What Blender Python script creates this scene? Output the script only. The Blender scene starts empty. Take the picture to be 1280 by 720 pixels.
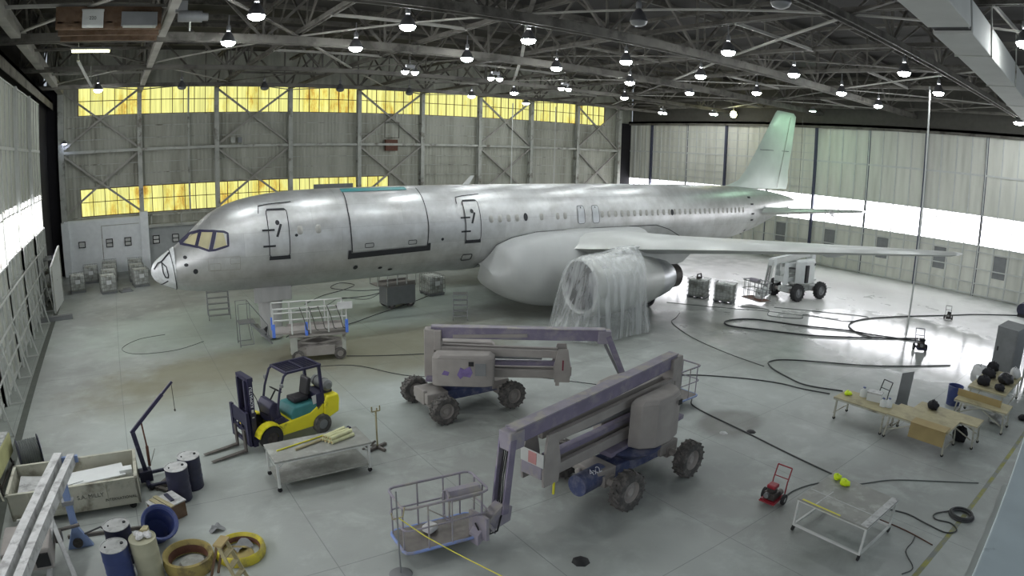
import bpy, math, random
from mathutils import Vector, Matrix
random.seed(7)
PI = math.pi
SC = bpy.context.scene
COL = SC.collection

# ------------------------------------------------------------------ helpers
def lin(c):
    return c / 12.92 if c <= 0.04045 else ((c + 0.055) / 1.055) ** 2.4

def rgb(h):
    return tuple(lin(int(h[i:i + 2], 16) / 255) for i in (0, 2, 4))

class MB:
    """collects shapes; build() links them as one mesh object"""
    def __init__(s):
        s.v = []; s.f = []
    def add(s, vs, fs):
        n = len(s.v); s.v += [tuple(v) for v in vs]; s.f += [tuple(i + n for i in f) for f in fs]; return s
    def box(s, c, d, rz=0, rx=0, ry=0):
        R = Matrix.Rotation(rz, 3, 'Z') @ Matrix.Rotation(ry, 3, 'Y') @ Matrix.Rotation(rx, 3, 'X'); c = Vector(c)
        vs = [c + R @ Vector((x * d[0] / 2, y * d[1] / 2, z * d[2] / 2)) for x in (-1, 1) for y in (-1, 1) for z in (-1, 1)]
        return s.add(vs, [(0, 1, 3, 2), (4, 6, 7, 5), (0, 4, 5, 1), (2, 3, 7, 6), (0, 2, 6, 4), (1, 5, 7, 3)])
    def bb(s, x0, x1, y0, y1, z0, z1):
        return s.box(((x0 + x1) / 2, (y0 + y1) / 2, (z0 + z1) / 2), (x1 - x0, y1 - y0, z1 - z0))
    def bar(s, p, q, w, h, up=(0, 0, 1)):
        p = Vector(p); q = Vector(q); d = (q - p).normalized(); u = Vector(up)
        if abs(d.dot(u)) > .98: u = Vector((1, 0, 0))
        r = d.cross(u).normalized(); u = r.cross(d)
        vs = [a + r * (i * w / 2) + u * (j * h / 2) for a in (p, q) for i, j in ((-1, -1), (1, -1), (1, 1), (-1, 1))]
        return s.add(vs, [(0, 3, 2, 1), (4, 5, 6, 7), (0, 1, 5, 4), (1, 2, 6, 5), (2, 3, 7, 6), (3, 0, 4, 7)])
    def cyl(s, p, q, r, r2=None, n=14, cap=True):
        p = Vector(p); q = Vector(q); r2 = r if r2 is None else r2; d = (q - p).normalized()
        u = Vector((0, 0, 1)) if abs(d.z) < .95 else Vector((1, 0, 0)); a = d.cross(u).normalized(); b = d.cross(a)
        vs = []
        for o, rr in ((p, r), (q, r2)):
            for i in range(n):
                t = 2 * PI * i / n; vs.append(o + a * (rr * math.cos(t)) + b * (rr * math.sin(t)))
        fs = [(i, (i + 1) % n, n + (i + 1) % n, n + i) for i in range(n)]
        if cap: fs += [tuple(range(n))[::-1], tuple(range(n, 2 * n))]
        return s.add(vs, fs)
    def tube(s, pts, r, n=8, closed=False):
        P = [Vector(p) for p in pts]; m = len(P); vs = []; fs = []; a = None
        for i in range(m):
            d = (P[(i + 1) % m] - P[i - 1]) if closed else (P[min(i + 1, m - 1)] - P[max(i - 1, 0)])
            d.normalize()
            if a is None:
                u = Vector((0, 0, 1)) if abs(d.z) < .9 else Vector((1, 0, 0)); a = d.cross(u).normalized()
            else:
                a = a - d * a.dot(d); a = a.normalized() if a.length > 1e-5 else d.orthogonal().normalized()
            b = d.cross(a)
            for k in range(n):
                t = 2 * PI * k / n; vs.append(P[i] + a * (r * math.cos(t)) + b * (r * math.sin(t)))
        for i in range(m if closed else m - 1):
            j = (i + 1) % m
            for k in range(n): fs.append((i * n + k, i * n + (k + 1) % n, j * n + (k + 1) % n, j * n + k))
        if not closed: fs += [tuple(range(n))[::-1], tuple(range((m - 1) * n, m * n))]
        return s.add(vs, fs)
    def lathe(s, prof, o=(0, 0, 0), ax='z', n=28, caps=True):
        o = Vector(o); vs = []; fs = []; m = len(prof)
        for r, h in prof:
            for i in range(n):
                t = 2 * PI * i / n; c, q = r * math.cos(t), r * math.sin(t)
                vs.append(o + Vector({'z': (c, q, h), 'x': (h, c, q), 'y': (q, h, c)}[ax]))
        for j in range(m - 1):
            for i in range(n): fs.append((j * n + i, j * n + (i + 1) % n, (j + 1) * n + (i + 1) % n, (j + 1) * n + i))
        if caps:
            if prof[0][0] > 1e-4: fs.append(tuple(range(n))[::-1])
            if prof[-1][0] > 1e-4: fs.append(tuple(range((m - 1) * n, m * n)))
        return s.add(vs, fs)
    def prism(s, poly, a, b, ax='y'):
        n = len(poly); vs = []
        for h in (a, b):
            for x, y in poly: vs.append({'z': (x, y, h), 'y': (x, h, y), 'x': (h, x, y)}[ax])
        return s.add(vs, [tuple(range(n))[::-1], tuple(range(n, 2 * n))] + [(i, (i + 1) % n, n + (i + 1) % n, n + i) for i in range(n)])
    def grid(s, fn, nu, nv, wrapu=False):
        vs = [fn(i / nu, j / nv) for j in range(nv + 1) for i in range(nu + (0 if wrapu else 1))]
        w = nu if wrapu else nu + 1
        fs = [(j * w + i, j * w + (i + 1) % w, (j + 1) * w + (i + 1) % w, (j + 1) * w + i) for j in range(nv) for i in range(nu)]
        return s.add(vs, fs)
    def build(s, name, mat, parent=None, smooth=40, bevel=0, loc=None, rz=0):
        me = bpy.data.meshes.new(name); me.from_pydata(s.v, [], s.f); me.update()
        import bmesh
        bm = bmesh.new(); bm.from_mesh(me); bmesh.ops.recalc_face_normals(bm, faces=bm.faces); bm.to_mesh(me); bm.free()
        for m in (mat if isinstance(mat, (list, tuple)) else [mat]): me.materials.append(m)
        if smooth:
            for p in me.polygons: p.use_smooth = True
            me.set_sharp_from_angle(angle=math.radians(smooth))
        o = bpy.data.objects.new(name, me); COL.objects.link(o)
        if parent: o.parent = parent
        if loc: o.location = loc
        if rz: o.rotation_euler.z = rz
        if bevel:
            b = o.modifiers.new('bevel', 'BEVEL'); b.width = bevel; b.segments = 2; b.limit_method = 'ANGLE'; b.angle_limit = .7
        return o

def tag(o, label, cat, group=None, kind=None):
    if label: o['label'] = label
    if cat: o['category'] = cat
    if group: o['group'] = group
    if kind: o['kind'] = kind
    return o

def thing(name, label, cat, loc=(0, 0, 0), rz=0, group=None):
    o = bpy.data.objects.new(name, None); COL.objects.link(o); o.empty_display_size = .2
    o.location = loc; o.rotation_euler.z = rz
    return tag(o, label, cat, group)

def struct(o):
    o['kind'] = 'structure'; return o

def dup(root, loc, rz, label=None, group=None):
    r = root.copy(); COL.objects.link(r); r.location = loc; r.rotation_euler = (0, 0, rz)
    if label: r['label'] = label
    if group: r['group'] = group
    def rec(a, b):
        for ch in list(a.children):
            c = ch.copy(); COL.objects.link(c); c.parent = b; rec(ch, c)
    rec(root, r)
    return r

def text(name, body, size, mat, parent, loc, rot, ext=.003, sx=1):
    c = bpy.data.curves.new(name, 'FONT'); c.body = body; c.size = size; c.extrude = ext; c.align_x = 'CENTER'; c.align_y = 'CENTER'
    c.materials.append(mat)
    tmp = bpy.data.objects.new(name + '_tmp', c); COL.objects.link(tmp)
    me = bpy.data.meshes.new_from_object(tmp.evaluated_get(bpy.context.evaluated_depsgraph_get())); me.name = name
    bpy.data.objects.remove(tmp); bpy.data.curves.remove(c)
    if not me.materials: me.materials.append(mat)
    o = bpy.data.objects.new(name, me); COL.objects.link(o); o.parent = parent; o.location = loc; o.rotation_euler = rot; o.scale = (sx, 1, 1)
    return o

# ------------------------------------------------------------------ materials
def nodes(name):
    m = bpy.data.materials.new(name); m.use_nodes = True; nt = m.node_tree; nt.nodes.clear()
    out = nt.nodes.new('ShaderNodeOutputMaterial'); return m, nt, out

def mat(name, col, rough=.6, metal=0, var=.12, scale=3, dirt=None, dirt_amt=.5, bump=0, spec=.5, bscale=None, dscale=None):
    """painted / dusty surface: base colour with large soft variation, optional dirt patches of a second colour"""
    if isinstance(col, str): col = rgb(col)
    m, nt, out = nodes(name); N = nt.nodes.new; L = nt.links.new
    b = N('ShaderNodeBsdfPrincipled'); L(b.outputs[0], out.inputs[0])
    b.inputs['Roughness'].default_value = rough; b.inputs['Metallic'].default_value = metal
    b.inputs['Specular IOR Level'].default_value = spec
    tc = N('ShaderNodeTexCoord'); no = N('ShaderNodeTexNoise'); no.inputs['Scale'].default_value = scale; no.inputs['Detail'].default_value = 6
    L(tc.outputs['Object'], no.inputs['Vector'])
    rp = N('ShaderNodeValToRGB'); L(no.outputs['Fac'], rp.inputs[0])
    rp.color_ramp.elements[0].position = .3; rp.color_ramp.elements[1].position = .7
    rp.color_ramp.elements[0].color = tuple(max(0, c * (1 - var)) for c in col) + (1,)
    rp.color_ramp.elements[1].color = tuple(min(1, c * (1 + var)) for c in col) + (1,)
    src = rp.outputs[0]
    if dirt is not None:
        d = rgb(dirt) if isinstance(dirt, str) else dirt
        n2 = N('ShaderNodeTexNoise'); n2.inputs['Scale'].default_value = dscale or scale * .7; n2.inputs['Detail'].default_value = 8; n2.inputs['Roughness'].default_value = .65
        mp = N('ShaderNodeMapping'); mp.inputs['Location'].default_value = (3, 5, 1); L(tc.outputs['Object'], mp.inputs[0]); L(mp.outputs[0], n2.inputs['Vector'])
        r2 = N('ShaderNodeMapRange'); r2.inputs[1].default_value = .62 - dirt_amt * .3; r2.inputs[2].default_value = .72 - dirt_amt * .2; L(n2.outputs['Fac'], r2.inputs[0])
        mx = N('ShaderNodeMix'); mx.data_type = 'RGBA'; L(r2.outputs[0], mx.inputs[0]); L(src, mx.inputs[6]); mx.inputs[7].default_value = d + (1,)
        src = mx.outputs[2]
    L(src, b.inputs['Base Color'])
    if bump:
        bn = N('ShaderNodeTexNoise'); bn.inputs['Scale'].default_value = bscale or scale * 6; L(tc.outputs['Object'], bn.inputs['Vector'])
        bu = N('ShaderNodeBump'); bu.inputs['Strength'].default_value = bump; bu.inputs['Distance'].default_value = .02
        L(bn.outputs['Fac'], bu.inputs['Height']); L(bu.outputs[0], b.inputs['Normal'])
    return m

def emis(name, col, s):
    m, nt, out = nodes(name); e = nt.nodes.new('ShaderNodeEmission'); e.inputs[0].default_value = tuple(col) + (1,); e.inputs[1].default_value = s
    nt.links.new(e.outputs[0], out.inputs[0]); return m

def film(name, col, alpha, rough=.2, streak=7, lo=.35, hi=1.0, stretch=(1, 1, .15), bump=.5):
    """thin milky plastic sheeting: part transparent, part pale reflective, cloudier in the folds"""
    m, nt, out = nodes(name); N = nt.nodes.new; L = nt.links.new
    tr = N('ShaderNodeBsdfTransparent'); b = N('ShaderNodeBsdfPrincipled'); b.inputs['Base Color'].default_value = tuple(col) + (1,)
    b.inputs['Roughness'].default_value = rough; mx = N('ShaderNodeMixShader'); L(tr.outputs[0], mx.inputs[1]); L(b.outputs[0], mx.inputs[2]); L(mx.outputs[0], out.inputs[0])
    tc = N('ShaderNodeTexCoord'); mp = N('ShaderNodeMapping'); mp.inputs['Scale'].default_value = stretch; L(tc.outputs['Object'], mp.inputs[0])
    no = N('ShaderNodeTexNoise'); no.inputs['Scale'].default_value = streak; no.inputs['Detail'].default_value = 6; no.inputs['Distortion'].default_value = .6; L(mp.outputs[0], no.inputs['Vector'])
    mr = N('ShaderNodeMapRange'); mr.inputs[1].default_value = .35; mr.inputs[2].default_value = .7; mr.inputs[3].default_value = alpha * lo; mr.inputs[4].default_value = min(1, alpha * hi)
    L(no.outputs['Fac'], mr.inputs[0]); L(mr.outputs[0], mx.inputs[0])
    bu = N('ShaderNodeBump'); bu.inputs['Strength'].default_value = bump; bu.inputs['Distance'].default_value = .05; L(no.outputs['Fac'], bu.inputs['Height']); L(bu.outputs[0], b.inputs['Normal'])
    return m

def floor_mat():
    m, nt, out = nodes('hangar_concrete'); N = nt.nodes.new; L = nt.links.new
    b = N('ShaderNodeBsdfPrincipled'); L(b.outputs[0], out.inputs[0])
    tc = N('ShaderNodeTexCoord'); P = tc.outputs['Object']
    def noise(s, d=6, ro=.55, dist=0, vec=P, off=(0, 0, 0)):
        mp = N('ShaderNodeMapping'); mp.inputs['Location'].default_value = off; L(vec, mp.inputs[0])
        n = N('ShaderNodeTexNoise'); n.inputs['Scale'].default_value = s; n.inputs['Detail'].default_value = d; n.inputs['Roughness'].default_value = ro; n.inputs['Distortion'].default_value = dist
        L(mp.outputs[0], n.inputs['Vector']); return n.outputs['Fac']
    def rng(v, a, b_, c=0, d=1):
        r = N('ShaderNodeMapRange'); r.inputs[1].default_value = a; r.inputs[2].default_value = b_; r.inputs[3].default_value = c; r.inputs[4].default_value = d; r.interpolation_type = 'SMOOTHSTEP'; L(v, r.inputs[0]); return r.outputs[0]
    def mix(f, a, c):
        x = N('ShaderNodeMix'); x.data_type = 'RGBA'; L(f, x.inputs[0])
        for i, q in ((6, a), (7, c)):
            if isinstance(q, tuple): x.inputs[i].default_value = q + (1,)
            else: L(q, x.inputs[i])
        return x.outputs[2]
    def math_(op, a, c):
        x = N('ShaderNodeMath'); x.operation = op; x.use_clamp = False
        for i, q in enumerate((a, c)):
            if isinstance(q, (int, float)): x.inputs[i].default_value = q
            else: L(q, x.inputs[i])
        return x.outputs[0]
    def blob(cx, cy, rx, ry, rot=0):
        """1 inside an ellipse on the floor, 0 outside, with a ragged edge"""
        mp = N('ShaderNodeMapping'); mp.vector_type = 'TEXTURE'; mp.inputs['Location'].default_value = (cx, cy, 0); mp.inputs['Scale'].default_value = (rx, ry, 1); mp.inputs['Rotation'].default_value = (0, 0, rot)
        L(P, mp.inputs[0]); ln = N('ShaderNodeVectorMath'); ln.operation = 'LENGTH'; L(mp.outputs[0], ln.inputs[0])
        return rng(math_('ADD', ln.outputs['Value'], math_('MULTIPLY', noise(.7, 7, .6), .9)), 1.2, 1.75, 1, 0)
    c = mix(rng(noise(.12, 5), .35, .65), rgb('8e918c'), rgb('a6aba6'))
    c = mix(rng(noise(.9, 8, .65, .4), .45, .75, 0, .35), c, rgb('c9d2cc'))            # dried white dust
    c = mix(rng(noise(.35, 8, .6, .8, off=(9, 2, 0)), .55, .78, 0, .5), c, rgb('757a72'))  # grime
    c = mix(math_('MULTIPLY', blob(7.5, 23.5, 9, 3.6, .08), .75), c, rgb('77735c'))         # dry brown patch under the nose
    c = mix(math_('MULTIPLY', blob(9, 31, 11, 4.5), .5), c, rgb('bccdc0'))              # pale washed area
    c = mix(math_('MULTIPLY', blob(4, 19, 6, 3.5), .3), c, rgb('b4bfba'))
    c = mix(math_('MULTIPLY', blob(16.2, 10.8, 1.2, .9), .6), c, rgb('55524a'))
    c = mix(rng(noise(5, 4, .7), .66, .76, 0, .3), c, rgb('64675f'))
    # slab joints
    br = N('ShaderNodeTexBrick'); br.offset = 0; br.inputs['Scale'].default_value = 1; br.inputs['Mortar Size'].default_value = .012; br.inputs['Mortar Smooth'].default_value = .3
    br.inputs['Brick Width'].default_value = 3.8; br.inputs['Row Height'].default_value = 3.8
    mp = N('ShaderNodeMapping'); mp.inputs['Location'].default_value = (.55, .9, 0); L(P, mp.inputs[0]); L(mp.outputs[0], br.inputs['Vector'])
    c = mix(math_('MULTIPLY', br.outputs['Fac'], .5), c, rgb('5c625e'))
    core = math_('MAXIMUM', blob(31.9, 10.2, 5.0, 7.6, -.12), blob(30.9, 24.3, 4.6, 3.8))
    wet = math_('MAXIMUM', blob(33, 10.5, 5.2, 6.2, -.2), math_('MULTIPLY', blob(31.5, 24.5, 6, 4.5), .95))
    wet = math_('MAXIMUM', wet, math_('MULTIPLY', blob(34, 18, 11, 14), .34))
    wet = math_('MAXIMUM', wet, math_('MULTIPLY', blob(17, 10.6, 1.6, .5), .35))
    wetn = math_('MULTIPLY', wet, rng(noise(.8, 8, .62, .5, off=(4, 4, 0)), .34, .46, .45, 1))
    wetn = math_('MAXIMUM', wetn, core)
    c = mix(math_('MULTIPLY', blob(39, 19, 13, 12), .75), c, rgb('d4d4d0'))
    c = mix(math_('MULTIPLY', wetn, .22), c, rgb('7f827e'))
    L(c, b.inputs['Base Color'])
    ro = math_('SUBTRACT', rng(noise(.5, 6), .3, .7, .44, .6), math_('MULTIPLY', wetn, .55))
    ro = math_('MAXIMUM', ro, .05); L(ro, b.inputs['Roughness'])
    bu = N('ShaderNodeBump'); bu.inputs['Strength'].default_value = .25; bu.inputs['Distance'].default_value = .01
    L(math_('ADD', noise(14, 4), math_('MULTIPLY', br.outputs['Fac'], -1.5)), bu.inputs['Height']); L(bu.outputs[0], b.inputs['Normal'])
    return m

def corr_mat(name, c1, c2, per=.3, dirt='55544c', axis=0, rough=.65):
    """ribbed metal cladding: vertical ribs come from the bump, with soft vertical streaks of grime"""
    m, nt, out = nodes(name); N = nt.nodes.new; L = nt.links.new
    b = N('ShaderNodeBsdfPrincipled'); L(b.outputs[0], out.inputs[0]); b.inputs['Roughness'].default_value = rough
    tc = N('ShaderNodeTexCoord'); sp = N('ShaderNodeSeparateXYZ'); L(tc.outputs['Object'], sp.inputs[0])
    mu = N('ShaderNodeMath'); mu.operation = 'MULTIPLY'; mu.inputs[1].default_value = 2 * PI / per; L(sp.outputs[axis], mu.inputs[0])
    si = N('ShaderNodeMath'); si.operation = 'SINE'; L(mu.outputs[0], si.inputs[0])
    bu = N('ShaderNodeBump'); bu.inputs['Strength'].default_value = .35; bu.inputs['Distance'].default_value = .05; L(si.outputs[0], bu.inputs['Height']); L(bu.outputs[0], b.inputs['Normal'])
    mp = N('ShaderNodeMapping'); mp.inputs['Scale'].default_value = (1, 1, .12); L(tc.outputs['Object'], mp.inputs[0])
    no = N('ShaderNodeTexNoise'); no.inputs['Scale'].default_value = 1.5; no.inputs['Detail'].default_value = 7; L(mp.outputs[0], no.inputs['Vector'])
    rp = N('ShaderNodeValToRGB'); L(no.outputs['Fac'], rp.inputs[0]); e = rp.color_ramp.elements
    e[0].position = .22; e[0].color = rgb(dirt) + (1,); e[1].position = .66; e[1].color = rgb(c2) + (1,); e2 = e.new(.45); e2.color = rgb(c1) + (1,)
    L(rp.outputs[0], b.inputs['Base Color']); return m

def fiberglass_mat():
    """yellowed translucent glazing lit by the day outside, with rust runs"""
    m, nt, out = nodes('yellow_glazing'); N = nt.nodes.new; L = nt.links.new
    tc = N('ShaderNodeTexCoord'); mp = N('ShaderNodeMapping'); mp.inputs['Scale'].default_value = (1, 1, .35); L(tc.outputs['Object'], mp.inputs[0])
    n1 = N('ShaderNodeTexNoise'); n1.inputs['Scale'].default_value = .55; n1.inputs['Detail'].default_value = 9; n1.inputs['Roughness'].default_value = .7; L(mp.outputs[0], n1.inputs['Vector'])
    rp = N('ShaderNodeValToRGB'); L(n1.outputs['Fac'], rp.inputs[0]); e = rp.color_ramp.elements
    e[0].position = .27; e[0].color = rgb('9a6a30') + (1,); e[1].position = .5; e[1].color = rgb('fdfb9c') + (1,)
    for p_, h in ((.36, 'dcb452'), (.42, 'f6ea7c')): q = e.new(p_); q.color = rgb(h) + (1,)
    mp2 = N('ShaderNodeMapping'); mp2.inputs['Scale'].default_value = (6, 1, .2); L(tc.outputs['Object'], mp2.inputs[0])
    n2 = N('ShaderNodeTexNoise'); n2.inputs['Scale'].default_value = 1.2; n2.inputs['Detail'].default_value = 4; L(mp2.outputs[0], n2.inputs['Vector'])
    mr = N('ShaderNodeMapRange'); mr.inputs[1].default_value = .3; mr.inputs[2].default_value = .7; mr.inputs[3].default_value = .72; mr.inputs[4].default_value = 1.15; L(n2.outputs['Fac'], mr.inputs[0])
    em = N('ShaderNodeEmission'); L(rp.outputs[0], em.inputs[0]); L(mr.outputs[0], em.inputs[1]); L(em.outputs[0], out.inputs[0]); return m

def alu_mat():
    m, nt, out = nodes('bare_aluminium_skin'); N = nt.nodes.new; L = nt.links.new
    b = N('ShaderNodeBsdfPrincipled'); L(b.outputs[0], out.inputs[0]); b.inputs['Metallic'].default_value = .66
    tc = N('ShaderNodeTexCoord'); P = tc.outputs['Object']
    n = N('ShaderNodeTexNoise'); n.inputs['Scale'].default_value = .9; n.inputs['Detail'].default_value = 9; n.inputs['Roughness'].default_value = .65; L(P, n.inputs['Vector'])
    rp = N('ShaderNodeValToRGB'); L(n.outputs['Fac'], rp.inputs[0]); e = rp.color_ramp.elements
    e[0].position = .3; e[0].color = rgb('b3b3b0') + (1,); e[1].position = .7; e[1].color = rgb('d6d7d6') + (1,)
    br = N('ShaderNodeTexBrick'); br.offset = .3; br.inputs['Scale'].default_value = 1; br.inputs['Mortar Size'].default_value = .008; br.inputs['Mortar Smooth'].default_value = .5; br.inputs['Brick Width'].default_value = 4.2; br.inputs['Row Height'].default_value = .95
    br.inputs['Color1'].default_value = (1, 1, 1, 1); br.inputs['Color2'].default_value = (.8, .81, .82, 1); br.inputs['Mortar'].default_value = (.55, .55, .55, 1)
    mp = N('ShaderNodeMapping'); mp.inputs['Rotation'].default_value = (PI / 2, 0, 0); mp.inputs['Location'].default_value = (.4, .2, 0); L(P, mp.inputs[0]); L(mp.outputs[0], br.inputs['Vector'])
    mx = N('ShaderNodeMix'); mx.data_type = 'RGBA'; mx.blend_type = 'MULTIPLY'; mx.inputs[0].default_value = .55; L(rp.outputs[0], mx.inputs[6]); L(br.outputs['Color'], mx.inputs[7]); L(mx.outputs[2], b.inputs['Base Color'])
    n2 = N('ShaderNodeTexNoise'); n2.inputs['Scale'].default_value = 5; n2.inputs['Detail'].default_value = 6; L(P, n2.inputs['Vector'])
    mr = N('ShaderNodeMapRange'); mr.inputs[3].default_value = .30; mr.inputs[4].default_value = .52; L(n2.outputs['Fac'], mr.inputs[0]); L(mr.outputs[0], b.inputs['Roughness'])
    bu = N('ShaderNodeBump'); bu.inputs['Strength'].default_value = .06; bu.inputs['Distance'].default_value = .02; L(n2.outputs['Fac'], bu.inputs['Height']); L(bu.outputs[0], b.inputs['Normal'])
    return m

M = {}
M['floor'] = floor_mat()
M['wallb'] = corr_mat('grey_ribbed_cladding', 'a3a497', 'b1b2a6', .3, '88877b', 0)
M['wallr'] = corr_mat('pale_ribbed_door_sheet', 'd0d0c6', 'dadad0', .61, 'bcbcb2', 1)
M['walll'] = mat('left_door_sheet', 'b9bbb1', .75, var=.08, scale=.8)
M['day2'] = emis('daylight_panel_left', (1, 1, 1.05), 6.5)
M['glaze'] = fiberglass_mat()
M['day'] = emis('daylight_panel', (1, 1, 1.05), 7.5)
M['roof'] = mat('dark_roof_deck', '33312e', .85, var=.3, scale=.5)
M['truss'] = mat('dusty_roof_steel', '66635c', .7, var=.25, scale=1.2, dirt='3e3b35', dirt_amt=.4)
M['truss2'] = mat('pale_bracing_steel', 'a09e96', .7, var=.2, scale=1.2)
M['steel'] = mat('grey_painted_steel', 'aeb0a8', .6, var=.15, scale=1.5, dirt='6d685c', dirt_amt=.3)
M['dark'] = mat('near_black_drape', '17151a', .9)
M['postdark'] = mat('dark_blue_grey_post', '3f4256', .6)
M['whitew'] = mat('white_partition_paint', 'e6eaea', .7, var=.05)
M['white'] = mat('white_paint', 'c8cac6', .5, var=.06)
M['alu'] = alu_mat()
M['alusm'] = mat('smooth_aluminium', 'b9bcbe', .35, .7, var=.08)
M['wing'] = mat('pale_wing_skin', 'bfc1bd', .42, .25, var=.07, scale=1.2)
M['black'] = mat('black_rubber_plastic', '1b1b1d', .6)
M['tape'] = mat('black_masking_tape', '25262a', .5)
M['rubber'] = mat('dusty_tyre_rubber', '4c4a48', .85, var=.2, scale=8, dirt='6e6a66', dirt_amt=.55, bump=.3)
M['dkrubber'] = mat('dark_tyre_rubber', '2e2e2f', .8, var=.2, scale=8)
M['purple'] = mat('dust_coated_mauve_paint', '8f8a94', .75, var=.12, scale=2.5, dirt='a09b92', dirt_amt=.45)
M['mauve'] = mat('mauve_side_paint', '7a7387', .7, var=.12, scale=2.5, dirt='8d8890', dirt_amt=.4)
M['dust'] = mat('dust_coated_grey_cover', '99948f', .8, var=.12, scale=2)
M['chblue'] = mat('dusty_blue_chassis', '454e70', .65, var=.2, scale=3, dirt='77788a', dirt_amt=.6)
M['blue'] = mat('blue_drum_paint', '3d4a7d', .5, var=.15, scale=3, dirt='5a6080', dirt_amt=.3)
M['dkblue'] = mat('dark_navy_paint', '2a2b40', .5, var=.2, scale=4, dirt='4a4a5c', dirt_amt=.3)
M['ltblue'] = mat('light_blue_steel', '7f92b8', .55, var=.12, scale=4)
M['brightblue'] = mat('bright_blue_padding', '5b82e0', .5)
M['railblue'] = mat('scuffed_blue_rail', '7f95cc', .6, var=.1, scale=5, dirt='8e90a2', dirt_amt=.5)
M['yellow'] = mat('forklift_yellow', 'f0e42e', .4, var=.06, scale=3, dirt='b8ae34', dirt_amt=.1)
M['navy'] = mat('forklift_dark_frame', '2c2a44', .5, var=.15)
M['teal'] = mat('teal_engine_cover', '3f8283', .5)
M['seat'] = mat('black_vinyl', '242327', .45)
M['fork'] = mat('worn_fork_steel', '6a6560', .5, .4, var=.2, scale=6)
M['cyl'] = mat('grey_gas_cylinder', '7c7f7e', .5, var=.12)
M['tabletop'] = mat('grey_work_surface', '8f9089', .6, var=.12, scale=3, dirt='a9aaa4', dirt_amt=.35)
M['ply'] = mat('plywood', 'a89f7c', .65, var=.12, scale=3, dirt='918a6c', dirt_amt=.3)
M['card'] = mat('cardboard', 'a18f62', .8, var=.08)
M['wood'] = mat('old_timber', '6b5644', .75, var=.25, scale=4, dirt='5d4630', dirt_amt=.4)
M['lime'] = mat('fluorescent_yellow_cloth', 'd6f01c', .6, var=.1, scale=8)
M['yelpole'] = mat('yellow_pole_paint', 'd6cf3a', .5)
M['paper'] = mat('pale_rolled_paper', 'cfcfa4', .7, var=.1, scale=10)
M['binpaint'] = mat('worn_cream_skip_paint', 'b3b2a2', .7, var=.12, scale=2, dirt='7f7b6c', dirt_amt=.35)
M['board'] = mat('white_board', 'd5d8d6', .5, var=.04)
M['drumlid'] = mat('dusty_pale_drum_lid', 'b9bab8', .55, var=.12, scale=6, dirt='8e8e8c', dirt_amt=.4)
M['drumcream'] = mat('cream_plastic_drum', 'b2b097', .5, var=.1)
M['hose'] = mat('black_rubber_hose', '3c3d3d', .6, var=.2)
M['hose2'] = mat('grey_dusty_hose', '5d615e', .7, var=.2)
M['red'] = mat('red_machine_paint', '8e1f2c', .45, var=.15)
M['engine'] = mat('grimy_engine_metal', '4b4643', .5, .4, var=.3, scale=12)
M['tote'] = mat('cloudy_tote_plastic', 'c3c7c2', .5, var=.15, scale=3, dirt='8a8b82', dirt_amt=.45)
M['cage'] = mat('galvanised_cage', '9b9d98', .45, .5)
M['duct'] = mat('pale_duct_sheet', 'b4b5af', .8, var=.06, scale=1)
M['ledge'] = mat('pale_blue_painted_steel', 'e2f0f4', .55, var=.06, scale=3, dirt='7e949c', dirt_amt=.12)
M['lamp'] = emis('lamp_glow', (.95, 1.0, 1.02), 150)
M['lampy'] = emis('yellow_green_lamp_glow', (1.0, 1.0, .45), 30)
M['lampg'] = emis('greenish_lamp_glow', (.6, 1.0, .7), 230)
M['lampcan'] = mat('lamp_ballast_can', '8a8b8c', .4, .5)
M['reflector'] = mat('lamp_reflector', '77777a', .4, .6)
M['rust'] = mat('rusty_brown_steel', '5c3a2a', .7, var=.25, scale=6)
M['ringy'] = mat('worn_yellow_plastic_ring', 'c9bb3a', .5, var=.12, scale=4, dirt='9c8f4a', dirt_amt=.4)
M['ringd'] = mat('dirty_tan_ring', '9b8c52', .6, var=.15, scale=4, dirt='6e6242', dirt_amt=.4)
M['cab'] = mat('grey_cabinet_paint', '7d7f80', .55, var=.08)
M['cloth'] = mat('crumpled_white_cloth', 'cfcfce', .8)
M['blackcloth'] = mat('black_bag_fabric', '15151a', .8)
M['glassmask'] = mat('tan_window_masking', 'b1aa86', .5, var=.12, scale=2)
M['winplug'] = mat('dull_window_plug', 'a9a8a2', .5, .5, var=.08, scale=6)
M['gear'] = film('wrapped_gear_film', rgb('b4b4b2'), 1.0, .5, 4, .9)
M['film'] = film('clear_engine_film', rgb('f2f5f5'), .5, .3, 1.6, .26, 1.0, (2.2, 2.2, .22), .06)
M['filmroot'] = film('milky_wing_root_film', rgb('b7b9b7'), 1.0, .38, 1.0, .93, 1.0, (1, 1, .5))
M['filmnose'] = film('nose_film', rgb('d5d8d8'), 1.0, .14, 4, .8, 1.0, (1, 1, 1))
M['redtext'] = mat('dark_red_paint', '7b3040', .6)
M['whitetext'] = mat('white_lettering', 'd8dae0', .5)
M['darktext'] = mat('faded_dark_lettering', '55554f', .7)
M['pink'] = mat('pink_warning_tape', 'c08a88', .6)
M['violet'] = mat('violet_overspray', '7a6a9c', .7, var=.2, scale=6)
# ------------------------------------------------------------------ the building
XR, XL, YB, YF = 51.0, -5.1, 50.3, -4.0
ZR = 16.2
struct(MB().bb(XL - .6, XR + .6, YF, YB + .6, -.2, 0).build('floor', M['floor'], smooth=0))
struct(MB().bb(XL - .6, XR + .6, YF, YB + .6, ZR, ZR + .2).build('ceiling', M['roof'], smooth=0))
colx = [-4.05 + 5.86 * k for k in range(10)]

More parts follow.
